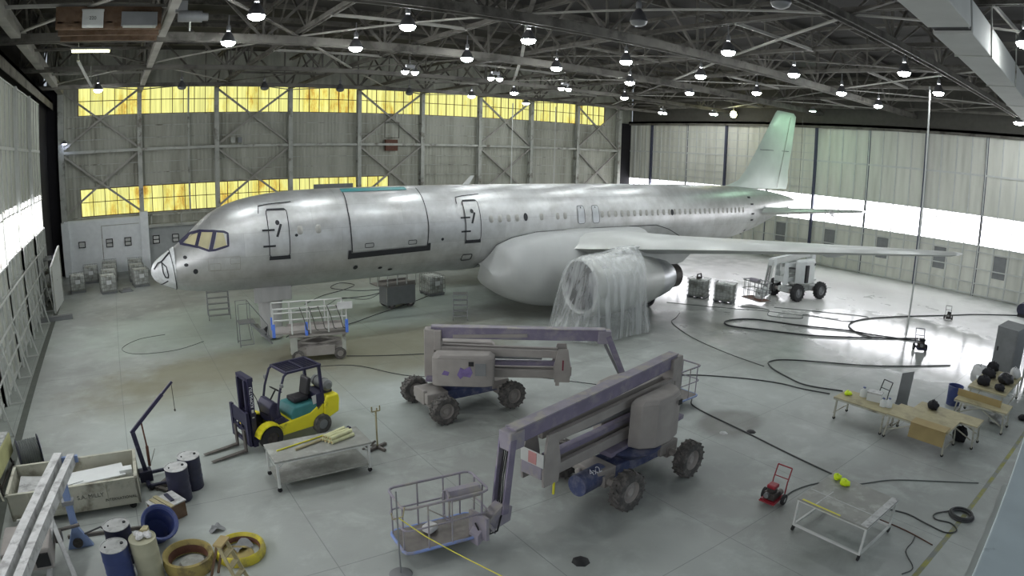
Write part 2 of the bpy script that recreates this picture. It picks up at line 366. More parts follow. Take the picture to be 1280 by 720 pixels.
# back wall: cladding with two strips of yellow glazing
wb = MB()
wb.bb(-5.1, 51, YB, YB + .2, 0, 4.18).bb(-5.1, -2.75, YB, YB + .2, 4.18, ZR).bb(-2.75, 22.2, YB, YB + .2, 6.15, 11.45)
wb.bb(22.2, 51, YB, YB + .2, 4.18, 11.45).bb(46.8, 51, YB, YB + .2, 11.45, ZR).bb(-2.75, 46.8, YB, YB + .2, 13.45, ZR)
struct(wb.build('wall_back', M['wallb'], smooth=0))
g = MB()
for z in (4.1, 5.1, 6.25, 7.1, 7.9, 9.7, 10.6, 11.4, 13.5):
    for x0, x1 in ((-4.0, 48.4),):
        if z == 5.1: x0 = 22.3
        g.bb(x0, x1, YB - .08, YB, z - .03, z + .03)
struct(g.build('trim_wall_girts', M['steel'], smooth=0))
g = MB(); g.bb(-4, 48.5, YB - .42, YB - .25, 8.74, 8.94); g.bb(5.45, 5.57, YB - .3, YB - .2, 4, 13.4)
struct(g.build('trim_girt', M['steel'], smooth=0))
# window strips, one window per bay
wn = 0
def strip(xa, xb, z0, z1, zb):
    global wn
    xs = [xa] + [c for c in colx if xa + 1 < c < xb - 1] + [xb]
    for a, b in zip(xs, xs[1:]):
        wn += 1
        w = struct(MB().bb(a, b, YB + .05, YB + .09, z0, z1).build('window_%d' % wn, M['glaze'], smooth=0))
        fr = MB(); n = max(1, round((b - a) / .83))
        for i in range(n + 1):
            x = a + (b - a) * i / n; fr.bb(x - .025, x + .025, YB - .02, YB + .05, z0, z1)
        for z in (z0, zb, z1): fr.bb(a, b, YB - .02, YB + .05, z - .025, z + .025)
        fr.build('window_frame', M['rust'], w, smooth=0)
strip(-2.75, 46.8, 11.45, 13.45, 12.5)
strip(-2.75, 22.2, 4.18, 6.15, 5.2)
# columns and X bracing of the back wall
for k, x in enumerate(colx):
    c = MB().bb(x - .16, x + .16, YB - .5, YB - .46, 0, 13.4).bb(x - .16, x + .16, YB - .1, YB - .06, 0, 13.4).bb(x - .02, x + .02, YB - .46, YB - .1, 0, 13.4)
    if k in (0, 9): c.bb(x - .2, x + .22, YB - .55, YB - .1, 0, 13.4)
    struct(c.build('wall_column', M['steel'], smooth=0))
for k in (0, 2, 4, 6, 8):
    a, b = colx[k], colx[k + 1]
    for z0, z1 in ((4.3, 8.75), (8.95, 13.3)):
        br = MB().bar((a, YB - .3, z0), (b, YB - .3, z1), .15, .15).bar((a, YB - .22, z1), (b, YB - .22, z0), .15, .15)
        struct(br.build('wall_brace_beam', M['truss2'], smooth=0))
# white partitions along the foot of the back wall, with small windows
p = struct(MB().bb(-4.1, 1.95, 49.7, 50.25, 0, 3.98).bb(-4.3, -3.75, 49.5, 50.2, 0, 3.9).bb(1.6, 2.2, 49.4, 50.25, 0, 4.3).build('partition_wall', M['whitew'], smooth=0))
MB().bb(-1.35, -1.3, 49.68, 49.7, .2, 3.5).bb(-1.35, 1.5, 49.68, 49.7, 3.45, 3.5).build('door_outline', M['steel'], p, smooth=0)
p2 = struct(MB().bb(2.2, 12, 49.9, 50.25, 0, 3.1).build('partition_wall', mat('grey_white_partition', 'a3a7a6', .7, var=.06), smooth=0))
g = MB().bb(2.2, 12, 49.5, 50.25, 3.1, 3.32).bb(2.2, 12, 49.6, 49.7, 3.95, 4.05)
for i in range(5): g.bb(2.4 + 2.3 * i, 2.5 + 2.3 * i, 49.6, 49.7, 3.3, 4.05)
g.build('ledge_rail', M['steel'], p2, smooth=0)
for (x, z, n) in ((-2.86, 2.24, 1), (-.8, 2.2, 2), (.6, 2.2, 2), (2.75, 2.15, 2), (4.24, 2.15, 2)):
    y = 49.68 if x < 2 else 49.88
    o = MB(); h = .34 if n == 1 else .5
    o.bb(x - .26, x + .26, y - .05, y, z - h / 2 - .06, z - h / 2).bb(x - .26, x + .26, y - .05, y, z + h / 2, z + h / 2 + .06)
    o.bb(x - .26, x - .2, y - .05, y, z - h / 2, z + h / 2).bb(x + .2, x + .26, y - .05, y, z - h / 2, z + h / 2)
    if n == 2: o.bb(x - .2, x + .2, y - .05, y, z - .03, z + .03)
    w = struct(MB().bb(x - .2, x + .2, y - .02, y, z - h / 2, z + h / 2).build('window_%d' % (wn + 1), M['white'], smooth=0)); wn += 1
    o.build('window_frame', M['black'], w, smooth=0)

# side walls: rows of tall sliding door leaves, each with a band of glazing
dn = 0
def leaf(x, s, ya, yb, mt, off=0, light=False, opening=True, rough=False):
    """one leaf between ya and yb; s=-1 faces -x (right wall), +1 faces +x (left wall)"""
    global dn, wn
    dn += 1; xs = x + off * s
    d = MB()
    def B(m, y0, y1, z0, z1, t0=0, t1=.08):
        a, b = xs + s * t0, xs + s * t1; m.bb(min(a, b), max(a, b), y0, y1, z0, z1)
    za, zb_ = (4.25, 6.3) if rough else (3.8, 5.97); ex = .12 if rough else 0; mw = .07 if rough else .035
    B(d, ya - ex, yb + ex, zb_, 11.9); B(d, ya - ex, yb + ex, 0, za)
    d = struct(d.build('door_%d' % dn, mt, smooth=0))
    n = 4; cw = (yb - ya) / n
    f = MB()
    for i in range(n + 1):
        y = ya + cw * i; hw = .05
        B(f, y - hw, y + hw, 0, za + .05, .08, .2); B(f, y - hw * .9, y + hw * .9, 5.97, 11.9, .08, .14)
    for z in ((.12, .95, 2.05, 3.3, 3.75) if not rough else (.1, 1.5, 3.2, 4.2)): B(f, ya, yb, z - .04, z + .04, .08, .17)
    for z in ((6.02, 8.95, 11.85) if not light else (6.02, 6.6, 7.3, 8.0, 8.95, 9.6, 10.4, 11.1, 11.85)): B(f, ya, yb, z - (.07 if z == 8.95 else .03), z + (.07 if z == 8.95 else .03), .08, .16)
    f.build('door_frame', M['white'], d, smooth=0)
    if opening:
        o = MB(); y0 = ya + cw * 2; B(o, y0 + .12, y0 + cw - .12, 1.55, 3.2, .085, .1)
        o.build('door_vent', M['cab'], d, smooth=0)
    p = MB(); hw_ = .1 if not rough else .05; B(p, ya - hw_, ya + hw_, 0, 11.9, .0, .24); p.build('door_post', M['postdark' if not rough else 'white'], d, smooth=0)
    wn += 1
    w = MB(); B(w, ya - ex, yb + ex, za, zb_, .0, .04); w = struct(w.build('window_%d' % wn, M['day2' if rough else 'day'], smooth=0))
    f = MB()
    for i in range(n + 1):
        y = ya + cw * i; B(f, y - mw, y + mw, za, zb_, .04, .12)
    f.build('window_mullion', M['steel'], w, smooth=0)
    return d
ys = [51.0, 47.0, 42.1, 37.2, 32.3, 27.4, 22.36, 17.35, 12.4, 7.45, 2.5, -3.9]
for i in range(len(ys) - 1):
    leaf(XR, -1, ys[i + 1], min(ys[i], 50.25), M['wallr'], light=(1 <= i <= 4), off=(.0 if i % 2 else .12), opening=(i > 2))
ly = [43.4, 38.4, 33.4, 28.4, 23.4, 18.4, 13.4, 8.4, 3.4, -3.9]
for i in range(len(ly) - 1):
    leaf(XL, 1, ly[i + 1], ly[i], M['walll'], off=-.05 * (i % 3) + .05, rough=True, opening=False)
struct(MB().bb(XL - .3, XL, 43.4, YB, 0, 13.4).bb(XL, colx[0], YB - .05, YB, 0, 13.4).build('wall_left', M['dark'], smooth=0))
struct(MB().bb(XL - .4, XL - .2, YF, YB, 11.95, ZR).build('wall_left_header', M['roof'], smooth=0))
struct(MB().bb(XR + .1, XR + .3, YF, YB, 11.95, ZR).build('wall_right_header', mat('dark_header_sheet', '55534d', .8, var=.1), smooth=0))
struct(MB().bb(48.7, 50.9, YB - .12, YB - .02, 0, 11.9).build('wall_back_recess', M['dark'], smooth=0))
struct(MB().bb(XR - .5, XR + .1, YF, YB, 11.95, 12.15).bb(XR - .5, XR - .45, YF, YB, 11.75, 12.15).build('trim_door_track', M['truss'], smooth=0))
struct(MB().bb(XL, XL + .5, YF, YB, 12.4, 12.6).bb(XL + .45, XL + .5, YF, YB, 11.95, 12.6).build('trim_door_track', M['truss'], smooth=0))
struct(MB().bb(XL + .9, XL + 1.15, YF, 43, .002, .012).build('trim_floor_rail', mat('dark_floor_rail', '5b5f59', .8), smooth=0))
# loose studding and bracing that leans against the left door leaves
fr = MB()
for k in range(14):
    y = 20.5 + k * 1.5
    fr.bar((XL + .35, y, 0), (XL + .3, y + .05, 3.3), .07, .07)
    if k % 2 == 0: fr.bar((XL + .85, y, 0), (XL + .35, y, 2.3 + .5 * (k % 4 == 0)), .05, .05).bar((XL + .85, y, .03), (XL + .35, y, .03), .05, .05)
for z in (1.1, 2.2, 3.25): fr.bar((XL + .36, 20.5, z), (XL + .33, 41.5, z), .06, .06)
tag(fr.build('bracing_frame', M['white'], smooth=0), 'pale bracing frame of studs and rails standing along the left door leaves', 'frame')

# ------------------------------------------------------------------ roof steel
def truss(p0, p1, z0, z1, n, name, mt, cw=.28, ch=.22, ww=.12):
    """truss with top and bottom chords and zigzag web between two plan points"""
    t = MB(); a = Vector((p0[0], p0[1], 0)); b = Vector((p1[0], p1[1], 0))
    side = (b - a).normalized().cross(Vector((0, 0, 1))) * (cw / 2)
    for z in (z0, z1):
        for sg in (-1, 1):
            t.bar(a + side * sg + Vector((0, 0, z)), b + side * sg + Vector((0, 0, z)), .07, ch)
        t.bar(a + Vector((0, 0, z)), b + Vector((0, 0, z)), cw, .03)
    for i in range(n):
        q0 = a.lerp(b, i / n); q1 = a.lerp(b, (i + 1) / n); qm = (q0 + q1) / 2
        t.bar(q0 + Vector((0, 0, z0)), qm + Vector((0, 0, z1)), ww, ww).bar(qm + Vector((0, 0, z1)), q1 + Vector((0, 0, z0)), ww, ww)
        t.bar(q0 + Vector((0, 0, z0)), q0 + Vector((0, 0, z1)), ww * .8, ww * .8)
    return struct(t.build(name, mt, smooth=0))
tyy = [9.3, 18.6, 27.2, 36.3, 45.0]
for i, y in enumerate(tyy):
    truss((XL, y), (XR, y), 13.0, 15.8, 10, 'ceiling_truss_beam', M['truss'], cw=.42 if i in (1, 2) else .3, ch=.34 if i in (1, 2) else .24)
for x in colx:
    truss((x, YF), (x, YB - .3), 13.35, 15.6, 9, 'ceiling_cross_truss_beam', M['truss'], cw=.2, ch=.16, ww=.09)
# runway flange beams under the bottom chords
struct(MB().bb(-4.2, -3.8, YF, YB - .5, 13.0, 13.3).bb(-4.06, -3.94, YF, YB - .5, 13.3, 13.7).build('crane_rail_beam', M['truss2'], smooth=0))
struct(MB().bb(1.68, 1.98, YF, YB - .5, 12.95, 13.2).build('crane_rail_beam', M['truss2'], smooth=0))
# flat diagonal bracing in the plane of the bottom chords
random.seed(3)
yy = [0] + tyy + [50]
for i in range(len(yy) - 1):
    for k in range(0, 9):
        a, b = colx[k], colx[k + 1]
        m = MB()
        if (i + k) % 2: m.bar((a, yy[i], 13.2), (b, yy[i + 1], 13.2), .16, .05)
        else: m.bar((a, yy[i + 1], 13.2), (b, yy[i], 13.2), .16, .05)
        if k % 2 == 0: m.bar((a, (yy[i] + yy[i + 1]) / 2, 13.3), (b, (yy[i] + yy[i + 1]) / 2, 13.3), .08, .12)
        struct(m.build('ceiling_brace_beam', M['truss2'] if (i + k) % 3 else M['truss'], smooth=0))
for y in range(4, 50, 6):
    struct(MB().bb(XL, XR, y - .06, y + .06, 15.95, 16.2).build('ceiling_purlin_beam', M['truss'], smooth=0))

# ------------------------------------------------------------------ big pale duct across the upper right
t = thing('air_duct', 'large pale square duct slung from the roof trusses at upper right', 'duct', (17.4, 5.3, 12.0), math.radians(4.5))
MB().bb(0, 30, -.55, .55, 0, .95).build('duct_run', M['duct'], t, smooth=0, bevel=.03)
MB().bb(-5.5, -.6, -.62, .55, .05, .95).build('duct_run', M['duct'], t, smooth=0, bevel=.03)
MB().bb(-.6, 0, -.5, .5, .1, .85).build('duct_joint', M['black'], t, smooth=0)
for x in (-4, 3, 9, 15, 21): MB().bb(x - .04, x + .04, -.6, -.56, -.02, 2.0).bb(x - .04, x + .04, .56, .6, -.02, 2.0).bb(x - .04, x + .04, -.6, .6, -.03, .0).build('hanger', M['steel'], t, smooth=0)

# steel ledge beside the camera at lower right
t = thing('painted_beam', 'pale blue painted steel beam with scuffed edge close by at lower right', 'beam', (2.68, .35, 6.5), math.atan2(.2, 1.96))
MB().bb(-1.6, 3.5, -.9, 0, -.3, 0).build('beam_body', M['ledge'], t, smooth=0, bevel=.01)
MB().bb(-1.6, 1.2, -.02, .035, -.34, -.06).build('edge_strip', M['white'], t, smooth=0)

# ------------------------------------------------------------------ ceiling lamps
def mk_lamp(mt='lamp', label=None, twin=False, lit=True, flared=False):
    t = thing('high_bay_lamp', label, 'lamp')
    if twin:
        b = MB(); b.box((0, 0, .3), (.5, .2, .2)).cyl((0, 0, .4), (0, 0, .8), .025, n=6); b.build('ballast', M['lampcan'], t)
        for sx in (-.3, .3):
            MB().lathe([(.08, .25), (.17, .1), (.22, 0)], (sx, 0, 0), 'z', 14, False).build('reflector', M['reflector'], t)
            MB().lathe([(0, .03), (.19, .02), (.2, .0), (.14, -.12), (0, -.16)], (sx, 0, 0), 'z', 14).build('bulb_face', M[mt], t)
        return t
    r = .42 if flared else .3
    MB().lathe([(.09, .42), (.12, .36), (.2, .26), (r * .93, .08), (r, 0), (r * .96, 0), (r * .85, .07)], (0, 0, 0), 'z', 20, False).build('reflector', M['lampcan' if flared else 'reflector'], t)
    MB().lathe([(0, .05), (r * .9, .03), (r * .95, -.01), (r * .8, -.1), (r * .45, -.15), (0, -.17)], (0, 0, 0), 'z', 20).build('bulb_face', M[mt if lit else 'lampcan'], t)
    b = MB(); b.lathe([(.03, .42), (.08, .44), (.1, .54), (.08, .66), (.03, .7), (.02, 1.1)], (0, 0, 0), 'z', 14)
    b.build('ballast', M['lampcan'], t)
    return t
LAMPS = []
# lamps hang on a regular grid: rows run along the yellow-window wall
ORD = ['', 'first', 'second', 'third', 'fourth', 'fifth', 'sixth', 'seventh']
lampdef = [  # x, y, kind
 (-1.1, 43.6, 's'), (4.3, 43.0, 'off'), (9.9, 43.3, 'off'), (15.3, 43.2, 'off'), (20.9, 43.6, 'off'), (25.9, 42.9, 's'), (32.8, 45.2, 's'),
 (4.4, 38.2, 'x'), (26.7, 38.3, 's'), (45.9, 41.2, 't'),
 (15.4, 32.1, 't'), (20.8, 31.8, 't'), (27.25, 33.2, 't'), (33.6, 34.0, 's'), (47.3, 36.2, 't'),
 (4.4, 25.9, 's'), (9.8, 25.8, 's'), (15.4, 26.0, 's'), (20.5, 25.7, 's'), (27.0, 26.9, 's'), (32.75, 27.1, 's'),
 (4.4, 20.7, 's'), (9.7, 20.5, 's'), (14.7, 20.2, 's'), (21.0, 21.2, 's'), (26.5, 21.2, 's'), (33.7, 22.5, 's'),
 (15.0, 14.6, 'off'), (21.1, 15.5, 's'), (27.3, 16.1, 's'), (34.1, 16.9, 's'), (40.2, 17.2, 's'),
 (15.2, 9.4, 'off'), (27.3, 10.5, 's'), (33.4, 10.9, 's'), (46.5, 9.2, 'f'), (21.3, 4.1, 's')]
rows = {43: 'row nearest the yellow windows', 38: 'row second from the yellow windows', 32: 'row beyond the airliner', 26: 'row above the airliner',
        21: 'row above the boom lifts', 15: 'row in front of the wing tip', 9: 'row nearest the camera'}
protos = {}
cnt = {}
for x, y, k in lampdef:
    if k == 'x': continue
    rk = min(rows, key=lambda r: abs(r + .4 - y)); 
    word = {'s': 'lit bell-shaped', 't': 'lit twin-headed', 'off': 'unlit grey bell-shaped', 'f': 'lit wide flared'}[k]
    cnt[(rk, k)] = cnt.get((rk, k), 0) + 1
    lab = '%s lamp, %s from left in the %s' % (word, ORD[cnt[(rk, k)]], rows[rk])
    if k not in protos:
        protos[k] = mk_lamp('lamp', lab, twin=(k == 't'), lit=(k != 'off'), flared=(k == 'f'))
        protos[k].location = (x, y, 12.6); protos[k]['group'] = 'high-bay lamps under the roof trusses'
    else:
        dup(protos[k], (x, y, 12.6), 0, lab, 'high-bay lamps under the roof trusses')
t = thing('globe_lamp', 'round yellow-green glowing lamp near the tail fin top', 'lamp', (46.5, 33.4, 12.45))
MB().lathe([(0, .3), (.2, .24), (.3, 0), (.2, -.24), (0, -.3)], (0, 0, 0), 'z', 16).build('glowing_globe', M['lampy'], t)
MB().cyl((0, 0, .28), (0, 0, .6), .05).build('stem', M['lampcan'], t)
t = thing('flood_lamp', 'green-tinged flood lamp fixed above the tall door by the fin', 'lamp', (46.2, 25.4, 12.75))
MB().lathe([(0, .03), (.22, .02), (.22, -.02), (0, -.05)], (0, 0, 0), 'z', 16).build('bulb_face', M['lampg'], t)
MB().lathe([(.1, .35), (.26, .0), (.28, .0)], (0, 0, 0), 'z', 16, False).build('reflector', M['lampcan'], t)
t = thing('wall_lamp', 'small blue-white lamp on the corner column of the back wall', 'lamp', (-3.75, 49.6, 9.5))
MB().lathe([(0, .05), (.16, .04), (.18, -.02), (0, -.08)], (0, 0, 0), 'z', 14).build('bulb_face', emis('wall_lamp_glow', (.8, .9, 1.3), 14), t)
MB().lathe([(.06, .25), (.2, 0)], (0, 0, 0), 'z', 14, False).bb(-.04, .04, 0, .3, .2, .26).build('housing', M['lampcan'], t)

# timber staging and hoist boxes slung under the roof at upper left
t = thing('hoist_platform', 'brown timber staging hung under the roof at upper left', 'platform', (-.3, 24.2, 12.45))
m = MB()
for i in range(3): m.bb(-1.75, 1.8, -1.6 + i * 1.1, -1.45 + i * 1.1, 0, .75 if i == 0 else .2)
for i in range(7): m.bb(-1.7 + i * .55, -1.5 + i * .55, -1.6, 1.3, .2, .25)
m.build('timber_frame', M['wood'], t, smooth=0)
for sx in (-1.6, 1.6): MB().cyl((sx, 0, .2), (sx, 0, 1.2), .03, n=6).build('hanger', M['steel'], t)
t = thing('control_box', 'white control box on the timber staging', 'box', (-.8, 22.45, 12.72)); MB().bb(-.35, .35, -.12, .12, -.25, .3).build('case', M['white'], t, smooth=0, bevel=.01)
text('marking', '220', .16, M['darktext'], t, (0, -.125, .03), (PI / 2, 0, 0))
MB().bb(-.37, .37, -.14, .14, .3, .33).build('lid', M['steel'], t, smooth=0)
t = thing('motor_box', 'long dull grey box on the timber staging', 'box', (.75, 22.45, 12.72)); MB().bb(-.6, .6, -.12, .12, -.2, .25).build('case', M['cab'], t, smooth=0, bevel=.01)
MB().bb(-.55, .55, -.16, -.12, -.3, -.22).build('terminal_rail', M['steel'], t, smooth=0)
t = thing('hoist_motor', 'pale hoist motor beside the timber staging on the rail beam', 'hoist', (2.5, 21.9, 12.75))
MB().cyl((-.5, 0, 0), (.3, 0, 0), .2).cyl((.3, 0, 0), (.5, 0, 0), .14).bb(-.6, -.2, -.1, .1, .1, .5).build('motor_body', M['lampcan'], t)
MB().cyl((-.1, 0, -.1), (-.1, 0, -.5), .03).build('hook', M['steel'], t)
t = thing('strip_light', 'glowing yellow-white tube light under the timber staging', 'lamp', (-1.0, 26.9, 12.4), .1)
MB().cyl((-.75, 0, 0), (.75, 0, 0), .05, n=8).build('tube', emis('tube_glow', (1, 1, .55), 9), t)
MB().bb(-.8, .8, -.09, .09, .06, .14).build('housing', M['lampcan'], t, smooth=0)
# ladder-like hanging strips beneath the staging
t = thing('hanging_track', 'lit hanging metal strip below the tube light', 'track', (-1.55, 28.0, 12.2)); MB().bar((0, 0, 0), (.35, 6, -.4), .12, .05).build('strip', M['duct'], t, smooth=0)
MB().cyl((0, .1, 0), (0, .1, .8), .015, n=6).build('hanger', M['steel'], t); MB().cyl((.33, 5.8, -.38), (.33, 5.8, .8), .015, n=6).build('hanger', M['steel'], t)

# vertical poles / cables from roof
tag(MB().cyl((33.3, 11.35, .02), (33.3, 11.35, 12.9), .05, n=8).build('hanging_pole', M['white']), 'thin white vertical pole in front of the right door wall', 'pole')
tag(MB().cyl((39.4, 22.4, 6.0), (39.4, 22.4, 13.0), .018, n=6).build('hanging_cable', M['darktext']), 'thin dark cable hanging in front of the tail', 'cable')

# ------------------------------------------------------------------ the airliner
ST=[(0.0,3.50,3.40,.03,3.45),(.12,3.78,3.16,.30,3.46),(.35,3.99,2.97,.50,3.5),(.8,4.28,2.76,.78,3.58),(1.3,4.62,2.6,1.02,3.72),(1.9,5.14,2.49,1.24,3.9),(2.6,5.72,2.42,1.44,4.08),(3.4,6.08,2.37,1.6,4.2),(4.5,6.34,2.33,1.74,4.32),(6,6.50,2.3,1.85,4.42),(8,6.55,2.3,1.88,4.48),(20,6.55,2.3,1.88,4.48),(30,6.55,2.3,1.88,4.48),(34,6.55,2.46,1.82,4.6),(38,6.5,2.95,1.6,4.8),(41,6.33,3.62,1.27,5.0),(44,6.02,4.5,.78,5.25),(46,5.7,5.05,.4,5.4),(46.7,5.5,5.3,.12,5.42)]
def F(s):
    s=min(max(s,0),46.7)
    i=0
    while i<len(ST)-2 and s>ST[i+1][0]: i+=1
    a,b=ST[i],ST[i+1];h=b[0]-a[0];t=(s-a[0])/h;o=[]
    for k in range(1,5):
        def m(j):
            if j<=0: return (ST[1][k]-ST[0][k])/(ST[1][0]-ST[0][0])
            if j>=len(ST)-1: return (ST[-1][k]-ST[-2][k])/(ST[-1][0]-ST[-2][0])
            d1=(ST[j][k]-ST[j-1][k])/(ST[j][0]-ST[j-1][0]);d2=(ST[j+1][k]-ST[j][k])/(ST[j+1][0]-ST[j][0])
            return 0 if d1*d2<=0 else 2*d1*d2/(d1+d2)
        m0,m1=m(i)*h,m(i+1)*h
        o.append((2*t**3-3*t*t+1)*a[k]+(t**3-2*t*t+t)*m0+(-2*t**3+3*t*t)*b[k]+(t**3-t*t)*m1)
    return o
def surf(s,z):
    zt,zb,hw,zc=F(s);h=(zt-zc) if z>zc else (zc-zb);q=1-((z-zc)/h)**2
    return hw*max(q,0)**.5
AX, AY = 1.2, 27.6
plane = thing('airliner', 'stripped bare-metal airliner with masked cockpit parked across the hangar', 'airplane', (AX, AY, 0))
m = MB()
ss = [0, .04, .12, .22, .35, .55, .8, 1.05, 1.3, 1.6, 1.9, 2.25, 2.6, 3, 3.4, 3.9, 4.5, 5.2, 6, 7, 8] + [10 + 2 * i for i in range(11)] + [31, 32, 33, 34, 35, 36, 37, 38, 39, 40, 41, 42, 43, 44, 45, 46, 46.4, 46.7]
NA = 64
def fpt(s, a):
    zt, zb, hw, zc = F(s); h = (zt - zc) if math.sin(a) > 0 else (zc - zb)
    return (s, -hw * math.cos(a), zc + h * math.sin(a))
vs = [fpt(s, 2 * PI * k / NA) for s in ss for k in range(NA)]
fs = [(i * NA + k, i * NA + (k + 1) % NA, (i + 1) * NA + (k + 1) % NA, (i + 1) * NA + k) for i in range(len(ss) - 1) for k in range(NA)]
fs += [tuple(range(NA))[::-1], tuple(range((len(ss) - 1) * NA, len(ss) * NA))]
m.add(vs, fs); fus = m.build('fuselage', M['alu'], plane, smooth=60)

def on(s, z, off=.012, side=-1):
    y = surf(s, z); zt, zb, hw, zc = F(s); h = (zt - zc) if z > zc else (zc - zb)
    n = Vector((0, y / hw ** 2, (z - zc) / h ** 2)).normalized()
    return Vector((s, side * (y + n.y * off), z + n.z * off))
def strip_on(pts, w, off=.015, name='seam_tape', mt='tape', parent=None, closed=False, sub=6, side=-1, mb=None):
    """a narrow strip of tape laid on the skin through (s,z) points"""
    P = []
    q = pts + ([pts[0]] if closed else [])
    for (a, b) in zip(q, q[1:]):
        sb = max(1, math.ceil(math.hypot(b[0] - a[0], b[1] - a[1]) / .09))
        for i in range(sb): P.append((a[0] + (b[0] - a[0]) * i / sb, a[1] + (b[1] - a[1]) * i / sb))
    P.append(q[-1]); m_ = mb or MB(); vs = []; n = len(P)
    for i in range(n):
        a = P[max(i - 1, 0)]; b = P[min(i + 1, n - 1)]; dx, dz = b[0] - a[0], b[1] - a[1]; L = math.hypot(dx, dz) or 1; nx, nz = -dz / L * w / 2, dx / L * w / 2
        for sg in (-1, 1): vs.append(on(P[i][0] + nx * sg, P[i][1] + nz * sg, off, side))
    m_.add(vs, [(2 * i, 2 * i + 1, 2 * i + 3, 2 * i + 2) for i in range(n - 1)])
    return None if mb else m_.build(name, M[mt], parent or plane)
def patch(poly, off=.012, name='panel', mt='tape', parent=None, nu=4, nv=6, mb=None, side=-1):
    """quad patch on the skin; poly = 4 (s,z) corners"""
    m_ = mb or MB()
    def fn(u, v):
        a = [poly[0][i] * (1 - u) + poly[1][i] * u for i in (0, 1)]; b = [poly[3][i] * (1 - u) + poly[2][i] * u for i in (0, 1)]
        return on(a[0] * (1 - v) + b[0] * v, a[1] * (1 - v) + b[1] * v, off, side)
    m_.grid(fn, nu, nv)
    return None if mb else m_.build(name, M[mt], parent or plane)
def rr(s0, s1, z0, z1, r=.12):
    o = []
    for cx, cz, a0 in ((s1 - r, z1 - r, 0), (s0 + r, z1 - r, 90), (s0 + r, z0 + r, 180), (s1 - r, z0 + r, 270)):
        for k in range(4): a = math.radians(a0 + 30 * k); o.append((cx + r * math.cos(a), cz + r * math.sin(a)))
    return o
def disc_on(s, z, rx, rz, name, mt, parent=None, off=.014, n=14):
    vs = [on(s, z, off)] + [on(s + rx * math.cos(2 * PI * k / n), z + rz * math.sin(2 * PI * k / n), off) for k in range(n)]
    return MB().add(vs, [(0, k + 1, (k + 1) % n + 1) for k in range(n)]).build(name, M[mt], parent or plane)
# cockpit windows under tan masking, taped round
for side in (-1, 1):
    panes = [((1.42, 4.60), (1.83, 4.53), (2.06, 5.03), (1.72, 4.92)), ((1.95, 4.50), (2.33, 4.40), (2.58, 5.05), (2.16, 5.05)), ((2.55, 4.41), (3.08, 4.52), (2.99, 5.0), (2.76, 5.06))]
    for pn in panes: patch(pn, .02, 'cockpit_window', 'glassmask', side=side)
    mb = MB()
    strip_on([(1.28, 4.58), (1.6, 4.55), (1.98, 4.48), (2.35, 4.34), (2.62, 4.36), (3.14, 4.5), (3.16, 4.98), (3.02, 5.05), (2.6, 5.09), (2.1, 5.09), (1.8, 4.98), (1.5, 4.76)], .09, .025, mb=mb, closed=True, side=side)
    for a, b, w in (((1.87, 4.5), (2.1, 5.06), .12), ((2.43, 4.36), (2.66, 5.08), .15)): strip_on([a, b], w, .025, mb=mb, side=side)
    mb.build('cockpit_tape', M['navy'], plane)
# front cap of nose under film, ringed by black tape
m = MB(); m.grid(lambda u, v: (lambda p: (p[0] - .02, p[1] * 1.03, 3.45 + (p[2] - 3.45) * 1.03))(fpt(.02 + 1.0 * v, 2 * PI * u)), 40, 10)
m.build('nose_film', M['filmnose'], plane)
m = MB()
m.tube([(lambda p: (p[0], p[1] * 1.035, 3.45 + (p[2] - 3.45) * 1.035))(fpt(.82 + .2 * (.5 - .5 * math.sin(2 * PI * k / 48)), 2 * PI * k / 48)) for k in range(48)], .022, 6, True)
m.build('nose_tape_ring', M['tape'], plane)
mb = MB()
for L_ in ([(.12, 3.6), (.3, 3.83), (.45, 3.9), (.8, 4.22)], [(.45, 3.88), (.48, 3.5), (.56, 3.32), (.66, 3.3)], [(.42, 3.9), (.62, 3.72), (.68, 3.4), (.66, 3.28)], [(.36, 2.98), (.66, 3.17)]):
    strip_on(L_, .05, .05, mb=mb)
mb.build('nose_tape', M['tape'], plane)
for s_, z_, a, b in ((1.4, 4.1, .08, .07), (1.42, 3.8, .09, .07), (1.78, 3.52, .1, .11), (5.98, 4.76, .07, .06), (8.72, 3.12, .11, .1), (9.95, 2.98, .11, .06), (10.5, 2.84, .12, .05), (12.9, 4.14, .07, .07), (37.9, 3.4, .12, .1)):
    disc_on(s_, z_, a, b, 'sensor_port', 'tape')
for (s_, z_) in ((37.8, 5.8), (37.95, 5.33), (38.05, 4.65), (38.1, 4.2)):
    patch([(s_ - .2, z_ - .06), (s_ + .2, z_ - .06), (s_ + .2, z_ + .06), (s_ - .2, z_ + .06)], .02, 'vent_tape', 'tape')
# nose access panels (raised outline)
mb = MB()
for r_ in (rr(2.3, 3.6, 3.5, 4.05, .04), rr(2.35, 2.8, 3.52, 3.8, .04), rr(3.2, 3.6, 3.75, 4.0, .04)): strip_on(r_, .02, .01, mb=mb, closed=True, sub=2)
mb.build('access_panel_outline', M['winplug'], plane)
